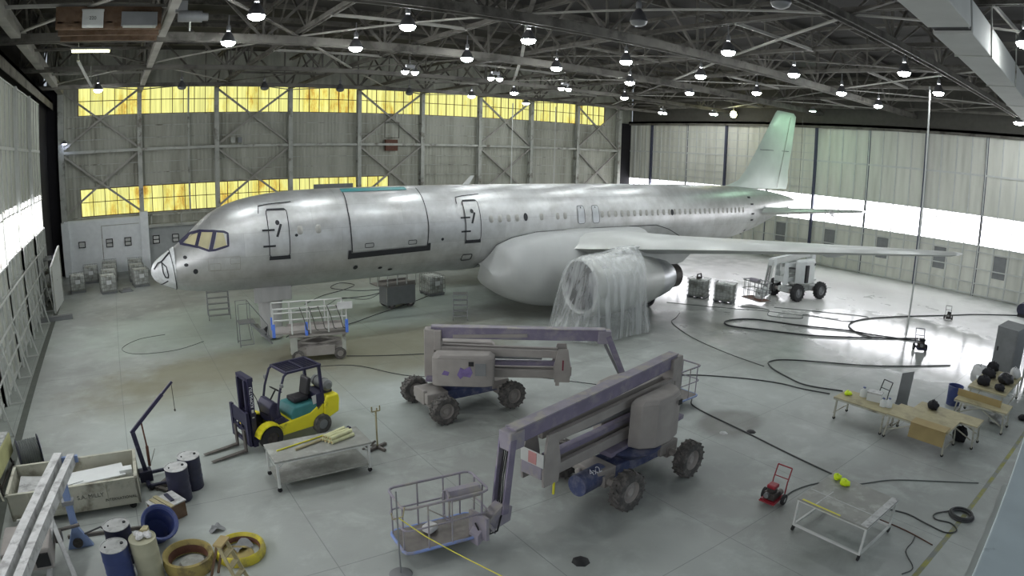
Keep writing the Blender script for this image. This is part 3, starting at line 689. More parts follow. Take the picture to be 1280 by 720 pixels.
# passenger doors
def cabin_door(s0, s1, z0, z1):
    d = patch([(s0, z0), (s1, z0), (s1, z1), (s0, z1)], .02, 'cabin_door', 'alu', nu=8, nv=20)
    mb = MB(); strip_on(rr(s0 + .02, s1 + .02, z0, z1, .14), .035, .03, mb=mb, closed=True, sub=3); mb.build('door_gap', M['tape'], d)
    patch([(s0, z0 - .12), (s1 + .05, z0 - .12), (s1 + .03, z0 + .04), (s0 + .02, z0 + .04)], .035, 'door_sill', 'tape', d)
    patch([(s0 + .06, z1 - .07), (s1 - .04, z1 - .07), (s1 - .06, z1 + .01), (s0 + .06, z1 + .01)], .035, 'door_top_tape', 'tape', d)
    strip_on([(s0 + .36, z0 + .82), (s0 + .56, z0 + 1.32)], .1, .04, 'door_handle', 'tape', d)
    disc_on(s0 + .42, z0 + 1.38, .09, .1, 'door_window', 'tape', d, .04)
    for z in (z0 + .46, z0 + 1.1): strip_on([(s0 - .24, z), (s0 + .28, z)], .08, .04, 'door_hinge', 'tape', d)
    mb = MB(); strip_on([(s0 - .3, z1 - .15), (s0 - .24, z1 + .14), (s0 + .2, z1 + .2), (s1 + .3, z1 + .26)], .03, .02, mb=mb); mb.build('door_drip_tape', M['tape'], d)
cabin_door(4.8, 5.66, 3.92, 5.84)
cabin_door(14.12, 14.96, 3.98, 5.87)
# cargo door with taped lower edge
cg = patch([(8.42, 3.9), (12.12, 3.95), (12.1, 6.46), (8.42, 6.46)], .018, 'cargo_door', 'alu', nu=12, nv=14)
strip_on([(8.44, 6.44), (8.36, 5.6), (8.40, 4.6), (8.46, 3.85)], .045, .03, 'door_gap', 'tape', cg); strip_on([(12.12, 3.95), (12.16, 4.8), (12.14, 5.6), (12.12, 6.45)], .045, .03, 'door_gap', 'tape', cg)
mb = MB(); patch([(8.28, 3.56), (12.3, 3.66), (12.28, 3.90), (8.28, 3.82)], .035, mb=mb, nu=14, nv=2); patch([(12.1, 3.66), (12.3, 3.66), (12.28, 4.02), (12.1, 4.0)], .04, mb=mb); patch([(8.28, 3.56), (8.42, 3.56), (8.42, 3.95), (8.28, 3.95)], .04, mb=mb)
mb.build('door_sill', M['tape'], cg)
for a in (9.05, 11.15):
    mb = MB(); strip_on(rr(a, a + .4, 4.02, 4.2, .04), .03, .03, mb=mb, closed=True, sub=2); mb.build('latch_cover', M['tape'], cg)
mb = MB(); patch([(8.4, 6.38), (11.6, 6.38), (11.6, 6.5), (8.4, 6.5)], .03, mb=mb, nu=10); mb.build('hinge_seam', M['teal'], cg)
# overwing exits
for a in (21.1, 22.15):
    d = patch([(a, 4.5), (a + .5, 4.5), (a + .5, 5.45), (a, 5.45)], .014, 'overwing_exit', 'alusm')
    mb = MB(); strip_on(rr(a, a + .5, 4.5, 5.45, .14), .025, .022, mb=mb, closed=True, sub=3); mb.build('door_gap', M['darktext'], d)
    disc_on(a + .26, 5.35, .03, .05, 'door_handle', 'tape', d, .025)
# cabin windows, most of them plugged
wins = [6.15, 6.95, 15.6, 16.1, 16.62, 17.13, 18.66, 19.72, 20.22] + [22.9 + .51 * i for i in range(28)]
for s_ in wins:
    o = MB(); vs = []; n = 14
    for off, k_ in ((.006, 1.0), (.02, .85)):
        for k in range(n):
            a = 2 * PI * k / n; c_, q_ = math.cos(a), math.sin(a)
            vs.append(on(s_ + .125 * k_ * abs(c_) ** .7 * (1 if c_ > 0 else -1), 4.96 + .18 * k_ * abs(q_) ** .7 * (1 if q_ > 0 else -1), off))
    o.add(vs, [(k, (k + 1) % n, n + (k + 1) % n, n + k) for k in range(n)] + [tuple(range(n, 2 * n))])
    o.build('cabin_window', M['winplug'], plane)
disc_on(17.65, 4.98, .13, .2, 'open_cabin_window', 'tape', off=.02)
disc_on(28.75, 4.94, .13, .19, 'open_cabin_window', 'tape', off=.03)
mb = MB(); strip_on(rr(14.15, 14.7, 2.98, 3.28, .07), .04, .02, mb=mb, closed=True, sub=2); mb.build('access_hatch_tape', M['tape'], plane)
MB().prism([(15.0, 6.5), (15.35, 6.5), (15.7, 7.0), (15.5, 7.0)], -.03, .03, 'y').build('antenna', M['white'], plane)

# wings: lofted aerofoil sections
def aero(c, t, n=10):
    up = [(i / n, t * 2.6 * (math.sqrt(max(i / n, 0)) * (1 - i / n) * .62 + .12 * (1 - i / n) * (i / n))) for i in range(n + 1)]
    lo = [(x, -z * .62) for x, z in up[::-1][1:-1]]
    return [(x * c, z * c) for x, z in up + lo]
def loft_wing(secs, side, name, mt):
    m_ = MB(); n = None; vs = []
    for (le, out, z, c, t) in secs:
        a = aero(c, t); n = len(a); vs += [(le + x, side * out, z + q) for x, q in a]
    k = len(secs)
    m_.add(vs, [(j * n + i, j * n + (i + 1) % n, (j + 1) * n + (i + 1) % n, (j + 1) * n + i) for j in range(k - 1) for i in range(n)] + [tuple(range(n)), tuple(range((k - 1) * n, k * n))])
    return m_.build(name, M[mt], plane, smooth=35)
for side in (-1, 1):
    w = loft_wing([(17.0, 1.2, 3.30, 10.4, .14), (18.5, 2.6, 3.42, 8.9, .13), (20.6, 6.5, 3.80, 6.5, .12), (24.6, 13, 4.38, 3.95, .11), (28.45, 19.0, 4.92, 1.85, .1), (28.9, 19.25, 4.95, 1.3, .07)], side, 'wing', 'wing')
    for out, s0 in ((5.2, 24.5), (8.6, 25.6), (13.2, 27.0)):   # flap track fairings
        z = 3.3 + .085 * out - .32
        MB().lathe([(.02, 0), (.13, .5), (.2, 1.3), (.16, 2.3), (.02, 3.0)], (s0, side * out, z), 'x', 10).build('flap_fairing', M['wing'], w)
    # leading-edge slat joint lines
    for f_ in (.34, .55, .76):
        out = 1.2 + (19 - 1.2) * f_; le = 17.9 + (out - 1.9) * .617; MB().bar((le + .02, side * out, 3.3 + .085 * out + .0), (le + .5, side * (out), 3.3 + .085 * out + .17), .03, .02).build('slat_joint', M['winplug'], w)
    loft_wing([(38.8, .7, 4.62, 4.6, .13), (41.0, 3.5, 4.95, 3.1, .12), (43.7, 7.6, 5.38, 1.6, .1)], side, 'tailplane', 'wing')
# fin
m = MB(); vs = []
for (le, z, c, t) in ((36.3, 6.4, 8.9, .035), (38.2, 6.95, 7.2, .07), (39.2, 7.8, 6.1, .1), (40.7, 9.6, 5.0, .1), (42.9, 12.35, 3.3, .09), (43.2, 12.6, 2.6, .05)):
    a = aero(c, t); a = [(x, q * .8) for x, q in a[:11]] + [(x, -q * .8) for x, q in a[1:10][::-1]]; n = len(a); vs += [(le + x, q, z) for x, q in a]
m.add(vs, [(j * n + i, j * n + (i + 1) % n, (j + 1) * n + (i + 1) % n, (j + 1) * n + i) for j in range(5) for i in range(n)] + [tuple(range(n)), tuple(range(5 * n, 6 * n))])
fin = m.build('tail_fin', mat('greenish_bare_fin', 'bcc6bd', .5, .15, var=.08, scale=.8), plane, smooth=35)
MB().bar((40.4, -.36, 9.35), (45.0, -.15, 9.45), .03, .04).build('rudder_seam', M['tape'], fin, smooth=0)
MB().bar((43.3, -.26, 6.5), (45.0, -.2, 12.2), .03, .03).build('rudder_hinge_line', M['winplug'], fin, smooth=0)
MB().lathe([(.0, -.6), (.35, -.3), (.42, .3), (.2, 1.2), (.0, 1.5)], (39.6, -1.05, 4.95), 'x', 14).build('tail_root_fairing', M['filmroot'], plane)
# engines
for side in (-1, 1):
    ex, ey, ez = 17.3, side * 6.5, 2.28
    nac = MB().lathe([(1.07, .9), (1.08, .3), (1.12, .08), (1.2, 0), (1.29, .08), (1.37, .35), (1.42, 1.0), (1.4, 2.2), (1.3, 3.4), (1.15, 4.3), (1.08, 4.6)], (ex, ey, ez), 'x', 36, False).build('engine_nacelle', M['wing'], plane)
    MB().lathe([(1.03, .12), (1.04, .3), (1.05, 1.28)], (ex, ey, ez), 'x', 32, False).build('intake_duct', M['engine'], nac)
    MB().lathe([(0, .5), (.16, .62), (.3, .95)], (ex, ey, ez), 'x', 20).build('spinner', M['engine'], nac)
    b = MB()
    for k in range(22):
        a = 2 * PI * k / 22; c_, q_ = math.cos(a), math.sin(a); a2 = a + .16
        b.add([(ex + .85, ey + .3 * c_, ez + .3 * q_), (ex + 1.0, ey + .3 * math.cos(a2), ez + .3 * math.sin(a2)), (ex + 1.1, ey + 1.03 * math.cos(a2 + .1), ez + 1.03 * math.sin(a2 + .1)), (ex + .8, ey + 1.03 * c_, ez + 1.03 * q_)], [(0, 1, 2, 3)])
    b.build('fan_blades', M['engine'], nac); MB().lathe([(0, 1.25), (1.1, 1.25), (1.1, 1.3), (0, 1.3)], (ex, ey, ez), 'x', 24).build('fan_case', M['black'], nac)
    MB().lathe([(1.06, 4.5), (1.0, 5.0), (.85, 5.6), (.7, 5.9), (.66, 5.9)], (ex, ey, ez), 'x', 28, False).build('core_cowl', M['alusm'], nac)
    MB().lathe([(.7, 5.6), (.62, 6.5), (.56, 6.55), (.5, 6.0)], (ex, ey, ez), 'x', 24, False).build('exhaust_nozzle', M['engine'], nac)
    MB().lathe([(.3, 5.9), (.18, 6.6), (0, 6.9)], (ex, ey, ez), 'x', 16).build('exhaust_plug', M['engine'], nac)
    MB().prism([(ex + 1.2, 3.6), (ex + 3.2, 3.95), (ex + 5.5, 3.95), (ex + 8.2, 3.75), (ex + 6.9, 2.95), (ex + 5.0, 2.7), (ex + 4.2, 3.0)], ey - .2, ey + .2, 'y').build('pylon', M['wing'], plane, bevel=.04)
# main landing gear
def gear_wheel(parent, x, y, r, w, hubm='alusm'):
    wh = MB().lathe([(r * .55, -w / 2), (r * .9, -w / 2), (r, -w * .3), (r, w * .3), (r * .9, w / 2), (r * .55, w / 2)], (x, y, r), 'y', 24, False).build('wheel', M['dkrubber'], parent)
    MB().lathe([(0, -w * .35), (r * .3, -w * .45), (r * .56, -w * .3), (r * .56, w * .3), (r * .3, w * .45), (0, w * .35)], (x, y, r), 'y', 18).build('hub', M[hubm], wh)
for side in (-1, 1):
    gx, gy = 24.0, side * 3.65
    gs = MB().cyl((gx, gy, .55), (gx, gy, 3.4), .16).cyl((gx, gy, .9), (gx, gy, 2.0), .22).bar((gx - .6, gy, .55), (gx + .6, gy, .55), .2, .2).cyl((gx, gy, 1.8), (gx, side * 2.2, 3.0), .08).build('main_gear_leg', M['steel'], plane)
    for dx in (-.57, .57):
        for dy in (-.42, .42): gear_wheel(plane, gx + dx, gy + dy, .5, .36)
# nose gear, wrapped
ng = MB().cyl((5.1, 0, .4), (5.1, 0, 2.5), .1).cyl((5.1, -.3, .4), (5.1, .3, .4), .07).cyl((5.1, 0, 1.2), (6.2, 0, 2.35), .06).build('nose_gear_leg', M['steel'], plane)
for dy in (-.25, .25): gear_wheel(plane, 5.1, dy, .4, .26)
MB().grid(lambda u, v: (5.15 + (.5 + .06 * math.sin(14 * PI * u) * v) * math.cos(2 * PI * u) * (1.25 - .45 * v + .5 * max(0, v - .7)), (.5 + .06 * math.sin(10 * PI * u + 1) * v) * math.sin(2 * PI * u) * (1.1 - .3 * v + .6 * max(0, v - .7)), 2.4 - 2.3 * v), 48, 14).build('gear_film', M['gear'], plane)
MB().bb(4.3, 6.0, -.62, -.56, 1.8, 2.5).build('gear_door', M['gear'], plane, smooth=0, bevel=.02)

# plastic film hung over the wing root and over the near engine
def sup(c_, p_): return abs(c_) ** p_ * (1 if c_ > 0 else -1)
TAPE = [(15.32, 2.62), (15.58, 2.95), (15.96, 3.66), (16.85, 3.98), (18.3, 4.19), (22.1, 4.23), (24.6, 4.22), (27.3, 4.22), (28.5, 3.93), (30.2, 3.27)]
def interp(T, x):
    if x <= T[0][0]: return T[0][1]
    for (x0, y0), (x1, y1) in zip(T, T[1:]):
        if x <= x1: return y0 + (y1 - y0) * (x - x0) / (x1 - x0)
    return T[-1][1]
def root_fn(u, v):
    if u == 0: return (15.36, -1.3, 2.75)
    x = 15.32 + 9.6 * (u ** 1.35)
    zt = interp(TAPE, x); ys = surf(x, zt) + .02; q = min(1, (x - 15.32) / 4.2); q = .16 + .84 * (1 - (1 - q) ** 2) ** .55
    W = 1.75 + 2.45 * q; zb = 2.3 - 1.85 * q; zm = (zt * .62 + zb * .38)
    P = [(ys, zt), (ys + (W - ys) * .62, zt - .08 - .25 * (1 - q)), (W, zm), (W * .96, zb + .42 * (zm - zb)), (W * .72, zb + .03), (1.0, zb + .12)]
    t_ = v * 5; i = min(int(t_), 4); t_ -= i
    g_ = lambda k: P[max(0, min(5, k))]
    o = [.5 * (2 * g_(i)[k] + (g_(i + 1)[k] - g_(i - 1)[k]) * t_ + (2 * g_(i - 1)[k] - 5 * g_(i)[k] + 4 * g_(i + 1)[k] - g_(i + 2)[k]) * t_ ** 2 + (3 * g_(i)[k] - g_(i - 1)[k] - 3 * g_(i + 1)[k] + g_(i + 2)[k]) * t_ ** 3) for k in (0, 1)]
    w_ = (.05 * math.sin(11 * u * PI + 6 * v) + .03 * math.sin(29 * u - 8 * v)) * math.sin(PI * min(1, v * 1.2)) * q
    return (x, -(o[0] + w_), o[1] + .5 * w_)
tag(MB().grid(root_fn, 60, 34).build('wing_root_sheet', M['filmroot'], None, loc=(AX, AY, 0)), 'milky plastic sheet bulging over the wing root below the fuselage', 'plastic sheet')
mb = MB(); strip_on([(15.3, 2.45)] + TAPE, .045, .04, mb=mb); mb.build('wing_root_tape', M['tape'], plane)
def eng_fn(u, v):
    a = 2 * PI * u; ca, sa = math.cos(a), math.sin(a)
    # footprint: long rounded rectangle; every point hangs from the ridge over the cowl
    fx = 20.1 + 2.2 * sup(ca, .55); fy = 1.5 * sup(sa, .55)
    rx = max(18.55, min(21.9, fx)); top = interp([(18.5, 3.60), (19.2, 3.72), (20.2, 3.78), (21.2, 3.98), (22, 4.0)], rx)
    R_ = 1.36 if rx < 19 else 1.47; zc = 2.28
    sy_ = 1 if sa > 0 else -1; dy = abs(fy)
    wrap = abs(sup(sa, .55))                       # how far this point is a side point rather than an end point
    if v < .45:
        p_ = v / .45 * PI / 2; d = R_ * math.sin(p_); z = zc + (top - zc) * math.cos(p_)
    else:
        t_ = (v - .45) / .55; d = R_ + (1.62 - R_) * t_; z = zc + (.1 - zc) * t_
    ys_ = sy_ * d * (dy / 1.5)
    xs_ = rx + (fx - rx) * min(1, v * 1.15)
    if ca < 0: xs_ -= .42 * v * (-ca) ** 2
    else: xs_ -= .5 * math.sin(v * PI) * ca ** 2
    if dy < 1.49: z = z if wrap > .98 else z * wrap + (1 - wrap) * (top + (.1 - top) * v)
    amp = .012 + .075 * max(0, v - .3)
    n_ = amp * (math.sin(9 * a + 4 * v + 1.5 * math.sin(3 * a)) * .7 + math.sin(23 * a + 2 * v) * .3)
    return (xs_ + n_ * ca, 21.1 + ys_ * (1 + n_), z)
sh = MB().grid(eng_fn, 96, 26, wrapu=True).build('engine_sheet', M['film'], None)
tag(sh, 'clear plastic sheet draped over the near engine down to the floor', 'plastic sheet')

# small film flag on the tailplane
tag(MB().grid(lambda u, v: (43.2 + 1.0 * u, 21.9 - .1 * v + .06 * math.sin(7 * u), 5.28 - .62 * v * (.5 + .5 * u)), 8, 8).build('tail_film', M['gear'], None), 'torn white plastic hanging from the near tailplane edge', 'plastic sheet')
# small fittings on the back wall
t = thing('wall_box', 'rusty red box in a metal frame high on the back wall', 'box', (22.35, 49.9, 8.3)); MB().bb(-.55, .55, 0, .3, 0, .95).build('box_body', M['rust'], t, smooth=0)
m = MB(); m.tube([(-.65, 0, 1.1), (-.65, 0, 2.4), (.65, 0, 2.4), (.65, 0, 1.1)], .04, 6, True); m.build('frame_hoop', M['truss'], t)
t = thing('switch_boxes', 'two small electrical boxes side by side on the back wall girt', 'box', (9.2, 49.8, 9.3)); MB().bb(-.45, -.12, 0, .2, -.2, .2).build('switch_box', M['steel'], t, smooth=0); MB().bb(.1, .42, 0, .2, -.2, .2).build('switch_box', M['cab'], t, smooth=0)
tag(MB().bb(-1.7, 1.7, -.05, .05, -.3, .28).build('dark_sheet', M['cab'], None, smooth=0, loc=(17.2, 50.1, 5.35)), 'dark grey sheet over the lower yellow glazing above the fuselage', 'sheet')
tag(MB().cyl((34.2, 49.2, 4.5), (34.2, 49.2, 12.9), .05, n=8).build('wall_pipe', M['white']), 'thin white vertical pipe before the middle of the back wall', 'pipe')
tag(MB().cyl((39.3, 49.2, 4.5), (39.3, 49.2, 12.9), .04, n=8).build('wall_pipe', M['white']), 'thin white vertical pipe on the back wall nearer the right corner', 'pipe')
# ------------------------------------------------------------------ vehicles
def rough_tyre(parent, x, y, r, w, rub='rubber', hubm='dust', lugs=16, side=1, rz=0):
    """wheel with lugged tread; the axle lies along local y (turned by rz)"""
    R = Matrix.Rotation(rz, 3, 'Z'); m = MB()
    m.lathe([(r * .55, -w * .42), (r * .75, -w * .5), (r * .92, -w * .46), (r * .96, -w * .3), (r * .96, w * .3), (r * .92, w * .46), (r * .75, w * .5), (r * .55, w * .42)], (0, 0, 0), 'y', 28, False)
    for k in range(lugs):
        for s_ in (-1, 1):
            a = 2 * PI * (k + .5 * (s_ > 0)) / lugs; a2 = a + .2
            p = Vector((math.cos(a) * r * .96, s_ * w * .47, math.sin(a) * r * .96)); q = Vector((math.cos(a2) * r * .97, s_ * w * .02, math.sin(a2) * r * .97))
            m.bar(p, q, r * .1, r * .1, up=(math.cos(a), 0, math.sin(a)))
    m.v = [tuple(R @ Vector(v) + Vector((x, y, r))) for v in m.v]
    wh = m.build('wheel', M[rub], parent, smooth=35)
    h = MB().lathe([(0, w * .3 * side), (r * .2, w * .34 * side), (r * .24, w * .2 * side), (r * .48, w * .12 * side), (r * .56, w * .4 * side)], (0, 0, 0), 'y', 20, False)
    for k in range(6):
        a = 2 * PI * k / 6; h.cyl((r * .33 * math.cos(a), w * .1 * side, r * .33 * math.sin(a)), (r * .33 * math.cos(a), w * .22 * side, r * .33 * math.sin(a)), r * .035, n=6)
    h.lathe([(0, -w * .3 * side), (r * .56, -w * .2 * side)], (0, 0, 0), 'y', 20, False)
    h.v = [tuple(R @ Vector(v) + Vector((x, y, r))) for v in h.v]
    h.build('hub', M[hubm], wh)

def basket(t, cx, cy, z0, L, W, rot, rail, floor_m, bump_m, ctrl=True, box_end=1, low=.3):
    R = Matrix.Rotation(rot, 3, 'Z'); T = lambda x, y, z: R @ Vector((x, y, z)) + Vector((cx, cy, z0))
    fl = MB(); fl.prism([(-L / 2, -W / 2 + .1), (-L / 2 + .12, -W / 2), (L / 2 - .12, -W / 2), (L / 2, -W / 2 + .1), (L / 2, W / 2 - .1), (L / 2 - .12, W / 2), (-L / 2 + .12, W / 2), (-L / 2, W / 2 - .1)], 0, .05, 'z')
    fl.v = [tuple(T(*v)) for v in fl.v]; fl.build('basket_floor', M[floor_m], t, smooth=0)
    c = .14
    def loop(z):
        pts = []
        for x, y in ((-1, -1), (1, -1), (1, 1), (-1, 1)):
            X, Y = x * L / 2, y * W / 2
            d = [(X, Y - y * c), (X - x * c * .3, Y - y * c * .3), (X - x * c, Y)]
            pts += d if x * y > 0 else d[::-1]
        return [T(a, b, z) for a, b in pts]
    m = MB(); m.tube(loop(1.1), .028, 8, True); m.build('top_rail', M[rail], t)
    m = MB(); m.tube(loop(.58), .02, 8, True); m.build('mid_rail', M[rail], t)
    m = MB(); m.tube(loop(.03), .034, 8, True); m.build('bumper_rail', M[bump_m], t)
    for x, y in ((-.97, -.4), (-.97, .4), (-.33, -1), (.3, -1), (-.8, 1), (-.1, 1), (.45, 1), (.97, -.7), (.97, .7), (-.75, -1)):
        X, Y = x * L / 2, y * W / 2; MB().cyl(T(X, Y, 0), T(X, Y, 1.1), .018, n=8).build('rail_post', M[rail], t)
    MB().cyl(T(-.1 * L / 2, W / 2, .6), T(.45 * L / 2, W / 2, 1.0), .014, n=6).build('brace', M[rail], t)
    if ctrl:
        b = MB(); x0 = -L / 2 * .5
        b.prism([(-.16, 0), (.16, 0), (.2, .12), (.1, .24), (-.1, .24), (-.2, .12)], -.38, .38, 'x'); b.v = [tuple(T(x0 + v[0] * .95, W / 2 * .4 + v[1] * .8, .92 + v[2])) for v in b.v]
        b.build('control_box', M['purple' if rail != 'white' else 'dust'], t, smooth=0, bevel=.01)
        MB().tube([T(x0 + .4, W / 2 - .1, .55), T(x0 + .4, W / 2 - .1, 1.12), T(x0 + .4, W / 2 - .22, 1.2), T(x0 + .4, W / 2 - .36, 1.12), T(x0 + .4, W / 2 - .36, .55), T(x0 + .4, W / 2 - .22, .48)], .022, 8, True).build('control_guard', M[rail], t)
    return T

def boom_lift(name, label, loc, rz, ch, cx, cy, tip, bz, bask, paint='purple', side='mauve', cover='dust', chm='chblue', rub='rubber', ctop=2.2, plate=None, jib=(.75, .8), wheelr=.48, rail='purple', bump='purple', group=None, round_cover=False, wb=2.5, tr=2.1):
    t = thing(name, label, 'boom lift', loc, rz, group)
    # chassis: placed at (cx,cy), turned by ch relative to boom
    R = Matrix.Rotation(ch, 3, 'Z'); T = lambda x, y, z: R @ Vector((x, y, 0)) + Vector((cx, cy, z))
    m = MB().bb(-wb / 2 + .1, wb / 2 - .1, -.38, .38, .42, .74); m.v = [tuple(T(*v)) for v in m.v]
    m.build('chassis', M[chm], t, smooth=0, bevel=.03)
    m = MB().bb(-wb / 2 - .3, -wb / 2 + .45, -.48, .48, .46, .8).bb(-wb / 2 - .34, -wb / 2 - .2, -.3, .3, .4, .88); m.v = [tuple(T(*v)) for v in m.v]; m.build('front_axle_box', M[cover], t, smooth=0, bevel=.03)
    m = MB().bb(wb / 2 - .35, wb / 2 + .3, -.4, .4, .48, .78).cyl((wb / 2 + .3, -.2, .62), (wb / 2 + .42, -.2, .62), .08); m.v = [tuple(T(*v)) for v in m.v]; m.build('rear_axle_box', M[cover], t, smooth=0, bevel=.03)
    for sx in (-1, 1):
        m = MB().cyl((sx * wb / 2, -tr / 2 + .12, wheelr), (sx * wb / 2, tr / 2 - .12, wheelr), .1).bb(sx * wb / 2 - .16, sx * wb / 2 + .16, -.5, .5, wheelr - .14, wheelr + .14); m.v = [tuple(T(*v)) for v in m.v]
        m.build('axle', M['dust'], t, smooth=30)
        for sy in (-1, 1):
            p = T(sx * wb / 2, sy * tr / 2, 0); rough_tyre(t, p.x, p.y, wheelr, .36, rub, 'dust' if rub == 'rubber' else 'lampcan', side=sy, rz=ch)
    MB().cyl((cx, cy, .7), (cx, cy, 1.0), .45, .85 if round_cover else .66, n=28).build('turntable', M[chm], t)
    # turntable deck carrying the tower and covers
    MB().bb(-.15, cx + 1.0, -.45, .45, .95, 1.08).build('deck', M[side], t, smooth=0, bevel=.02)
    MB().bb(-.22, .12, -.2, .2, 1.0, bz + .12).bb(.1, .34, -.24, .24, bz - .55, bz + .1).build('riser_tower', M[cover], t, smooth=0, bevel=.03)
    for s_ in (-1, 1):
        y0 = s_ * .42; y1 = s_ * 1.0
        if round_cover:
            pr = [(.78, y0), (.82, y1 - s_ * .3), (1.05, y1 - s_ * .06), (1.6, y1 + s_ * .05), (2.2, y1), (2.55, y1 - s_ * .26), (2.62, y0)]
        else: pr = [(.12, y0), (.12, y1 - s_ * .1), (.3, y1), (1.75, y1), (2.0, y1 - s_ * .12), (2.05, y0)]
        if s_ < 0: pr = pr[::-1]
        m = MB().prism(pr, 1.02, ctop - .12, 'z')
        c_ = Vector((sum(p[0] for p in pr) / len(pr), sum(p[1] for p in pr) / len(pr), 0)); n = len(pr)
        top = [(c_.x + (p[0] - c_.x) * .86, c_.y + (p[1] - c_.y) * .86, ctop) for p in pr]
        m.add([(p[0], p[1], ctop - .12) for p in pr] + top, [(i, (i + 1) % n, n + (i + 1) % n, n + i) for i in range(n)] + [tuple(range(n, 2 * n))])
        cv = m.build('turret_cover', M[cover], t, smooth=30, bevel=.03)
        fx = 1.3 if round_cover else 1.35
        MB().bb(fx - .1, fx + .06, y1 + s_ * (.06 if round_cover else .0), y1 + s_ * (.08 if round_cover else .02), ctop - .34, ctop - .2).build('vent_opening', M['black'], cv, smooth=0)
        if not round_cover:
            MB().bb(1.45, 1.78, y1, y1 + s_ * .015, 1.4, 1.8).build('grille', M['cab'], cv, smooth=0)
            if s_ < 0:
                MB().prism([(.9, 1.42), (1.0, 1.66), (1.12, 1.6), (1.3, 1.7), (1.38, 1.5), (1.3, 1.34), (1.1, 1.38), (1.0, 1.28)], y1 - .012, y1, 'y').build('paint_smudge', M['violet'], cv)
                MB().prism([(.42, 1.42), (.5, 1.55), (.66, 1.5), (.62, 1.38)], y1 - .012, y1, 'y').build('paint_smudge', M['violet'], cv)
    # folded parallel arms with end plates
    pe = plate or tip - 1.3
    for y in (-.16, .16):
        MB().bar((.2, y, 1.22), (pe, y, 1.22), .13, .27).build('lower_riser_arm', M[cover], t, smooth=0, bevel=.015)
        MB().bar((.2, y, bz - .55), (pe - .1, y, bz - .62), .13, .24).build('upper_riser_arm', M[cover], t, smooth=0, bevel=.015)
    MB().bar((.4, 0, 1.52), (pe - .1, 0, 1.52), .2, .14).build('riser_link', M[side], t, smooth=0, bevel=.015)
    MB().cyl((1.2, 0, 1.72), (pe - .6, 0, bz - .8), .06, n=10).build('lift_cylinder', M['lampcan'], t)
    for y in (-.32, .32): MB().prism([(pe - .2, 1.0), (pe + .28, 1.0), (pe + .32, 1.35), (pe + .2, bz - .4), (pe - .1, bz - .4), (pe - .25, 1.5)], y - .03, y + .03, 'y').build('end_plate', M[cover], t, smooth=0)
    MB().bb(pe + .2, pe + .34, -.3, .3, 1.2, 1.5).build('end_box', M[paint], t, smooth=0, bevel=.01)
    # main boom and jib
    bt = bz - (.0 if not round_cover else .28)
    MB().bar((.0, 0, bz), (tip, 0, bt), .27, .36).build('main_boom', M[side], t, smooth=0, bevel=.02)
    MB().bar((.0, 0, bz + .19), (tip, 0, bt + .19), .31, .03).build('boom_top_plate', M[paint], t, smooth=0)
    MB().bar((.7, -.16, bz - .1), (tip * .55, -.16, bt - .02), .06, .1).build('boom_cylinder', M['dust'], t, smooth=0)
    MB().bar((tip - .25, 0, bt - .05), (tip + .18, 0, bt - .05), .36, .42).build('boom_knuckle', M[paint], t, smooth=0, bevel=.03)
    jx, jz = tip + jib[0], jib[1]
    for y in (-.16, .16): MB().bar((tip + .08, y, bt), (jx, y, jz), .05, .18, up=(1, 0, 0)).build('jib_arm', M[side], t, smooth=0, bevel=.01)
    MB().cyl((tip + .0, 0, bt - .3), (jx - .12, 0, jz + .1), .05).build('jib_cylinder', M['lampcan'], t)
    hs = MB(); [hs.tube([(tip + .12, y, bt - .2), ((tip + jx) / 2 + .1, y, (bt + jz) / 2), (jx + .02, y, jz + .05)], .014, 6) for y in (-.05, 0, .05)]
    hs.build('hydraulic_hoses', M['black'], t)
    bx, by, bz0, bL, bW, brot = bask
    MB().prism([(jx - .2, jz - .25), (jx + .35, jz - .3), (jx + .75, jz - .5), (jx + .75, jz - .25), (jx + .4, jz + .05), (jx, jz + .25), (jx - .25, jz + .1)], -.14, .14, 'y').cyl((jx + .5, 0, .22), (jx + .5, 0, .8), .09).bb(jx + .55, jx + .64, -.28, .28, .3, .85).bar((jx + .3, -.2, .35), (jx + .6, -.2, .75), .05, .08).bar((jx + .3, .2, .35), (jx + .6, .2, .75), .05, .08).build('basket_rotator', M[paint], t, smooth=30, bevel=.01)
    MB().tube([(jx, .1, jz + .1), (jx + .3, .25, jz - .25), (jx + .6, .1, jz - .35), (jx + .7, 0, jz)], .02, 6).build('hose_loop', M['black'], t)
    Tb = basket(t, bx, by, bz0, bL, bW, brot, rail, 'fork' if paint == 'purple' else 'rust', bump)
    return t, T, Tb

l2, T2, B2 = boom_lift('boom_lift', 'large mauve dust-coated boom lift with jib down and empty basket, nearest the camera', (13.25, 10.95, 0), math.radians(189.8), math.radians(-4.8), 2.31, .26, 6.35, 2.66,
    (7.8, -.62, .28, 1.9, .95, math.radians(-15)), plate=5.35, jib=(.28, .66), wheelr=.5, rail='purple', bump='railblue', round_cover=True, ctop=2.32, wb=2.5, tr=2.15)
MB().lathe([(.0, -.45), (.27, -.45), (.27, .45), (.0, .45)], (3.95, .3, .55), 'x', 24).build('fuel_tank', M['chblue'], l2)
text('lettering', '4x2', .26, M['whitetext'], l2, (3.9, .43, .815), (math.radians(28), 0, math.radians(175)))
MB().bb(5.66, 5.68, -.34, .34, 1.5, 1.82).build('warning_plate', M['white'], l2, smooth=0); MB().bb(5.68, 5.69, -.1, .14, 1.52, 1.8).build('plate_patch', M['pink'], l2, smooth=0)
MB().bb(-.02, .02, .43, .47, .0, .3).build('hook', M['yelpole'], l2, loc=(5.3, -.1, .72))
c_ = B2(-.35, -.5, .6); MB().bb(c_.x - .08, c_.x + .08, c_.y - .01, c_.y + .01, c_.z - .18, c_.z + .1).build('notice', M['white'], l2, smooth=0)
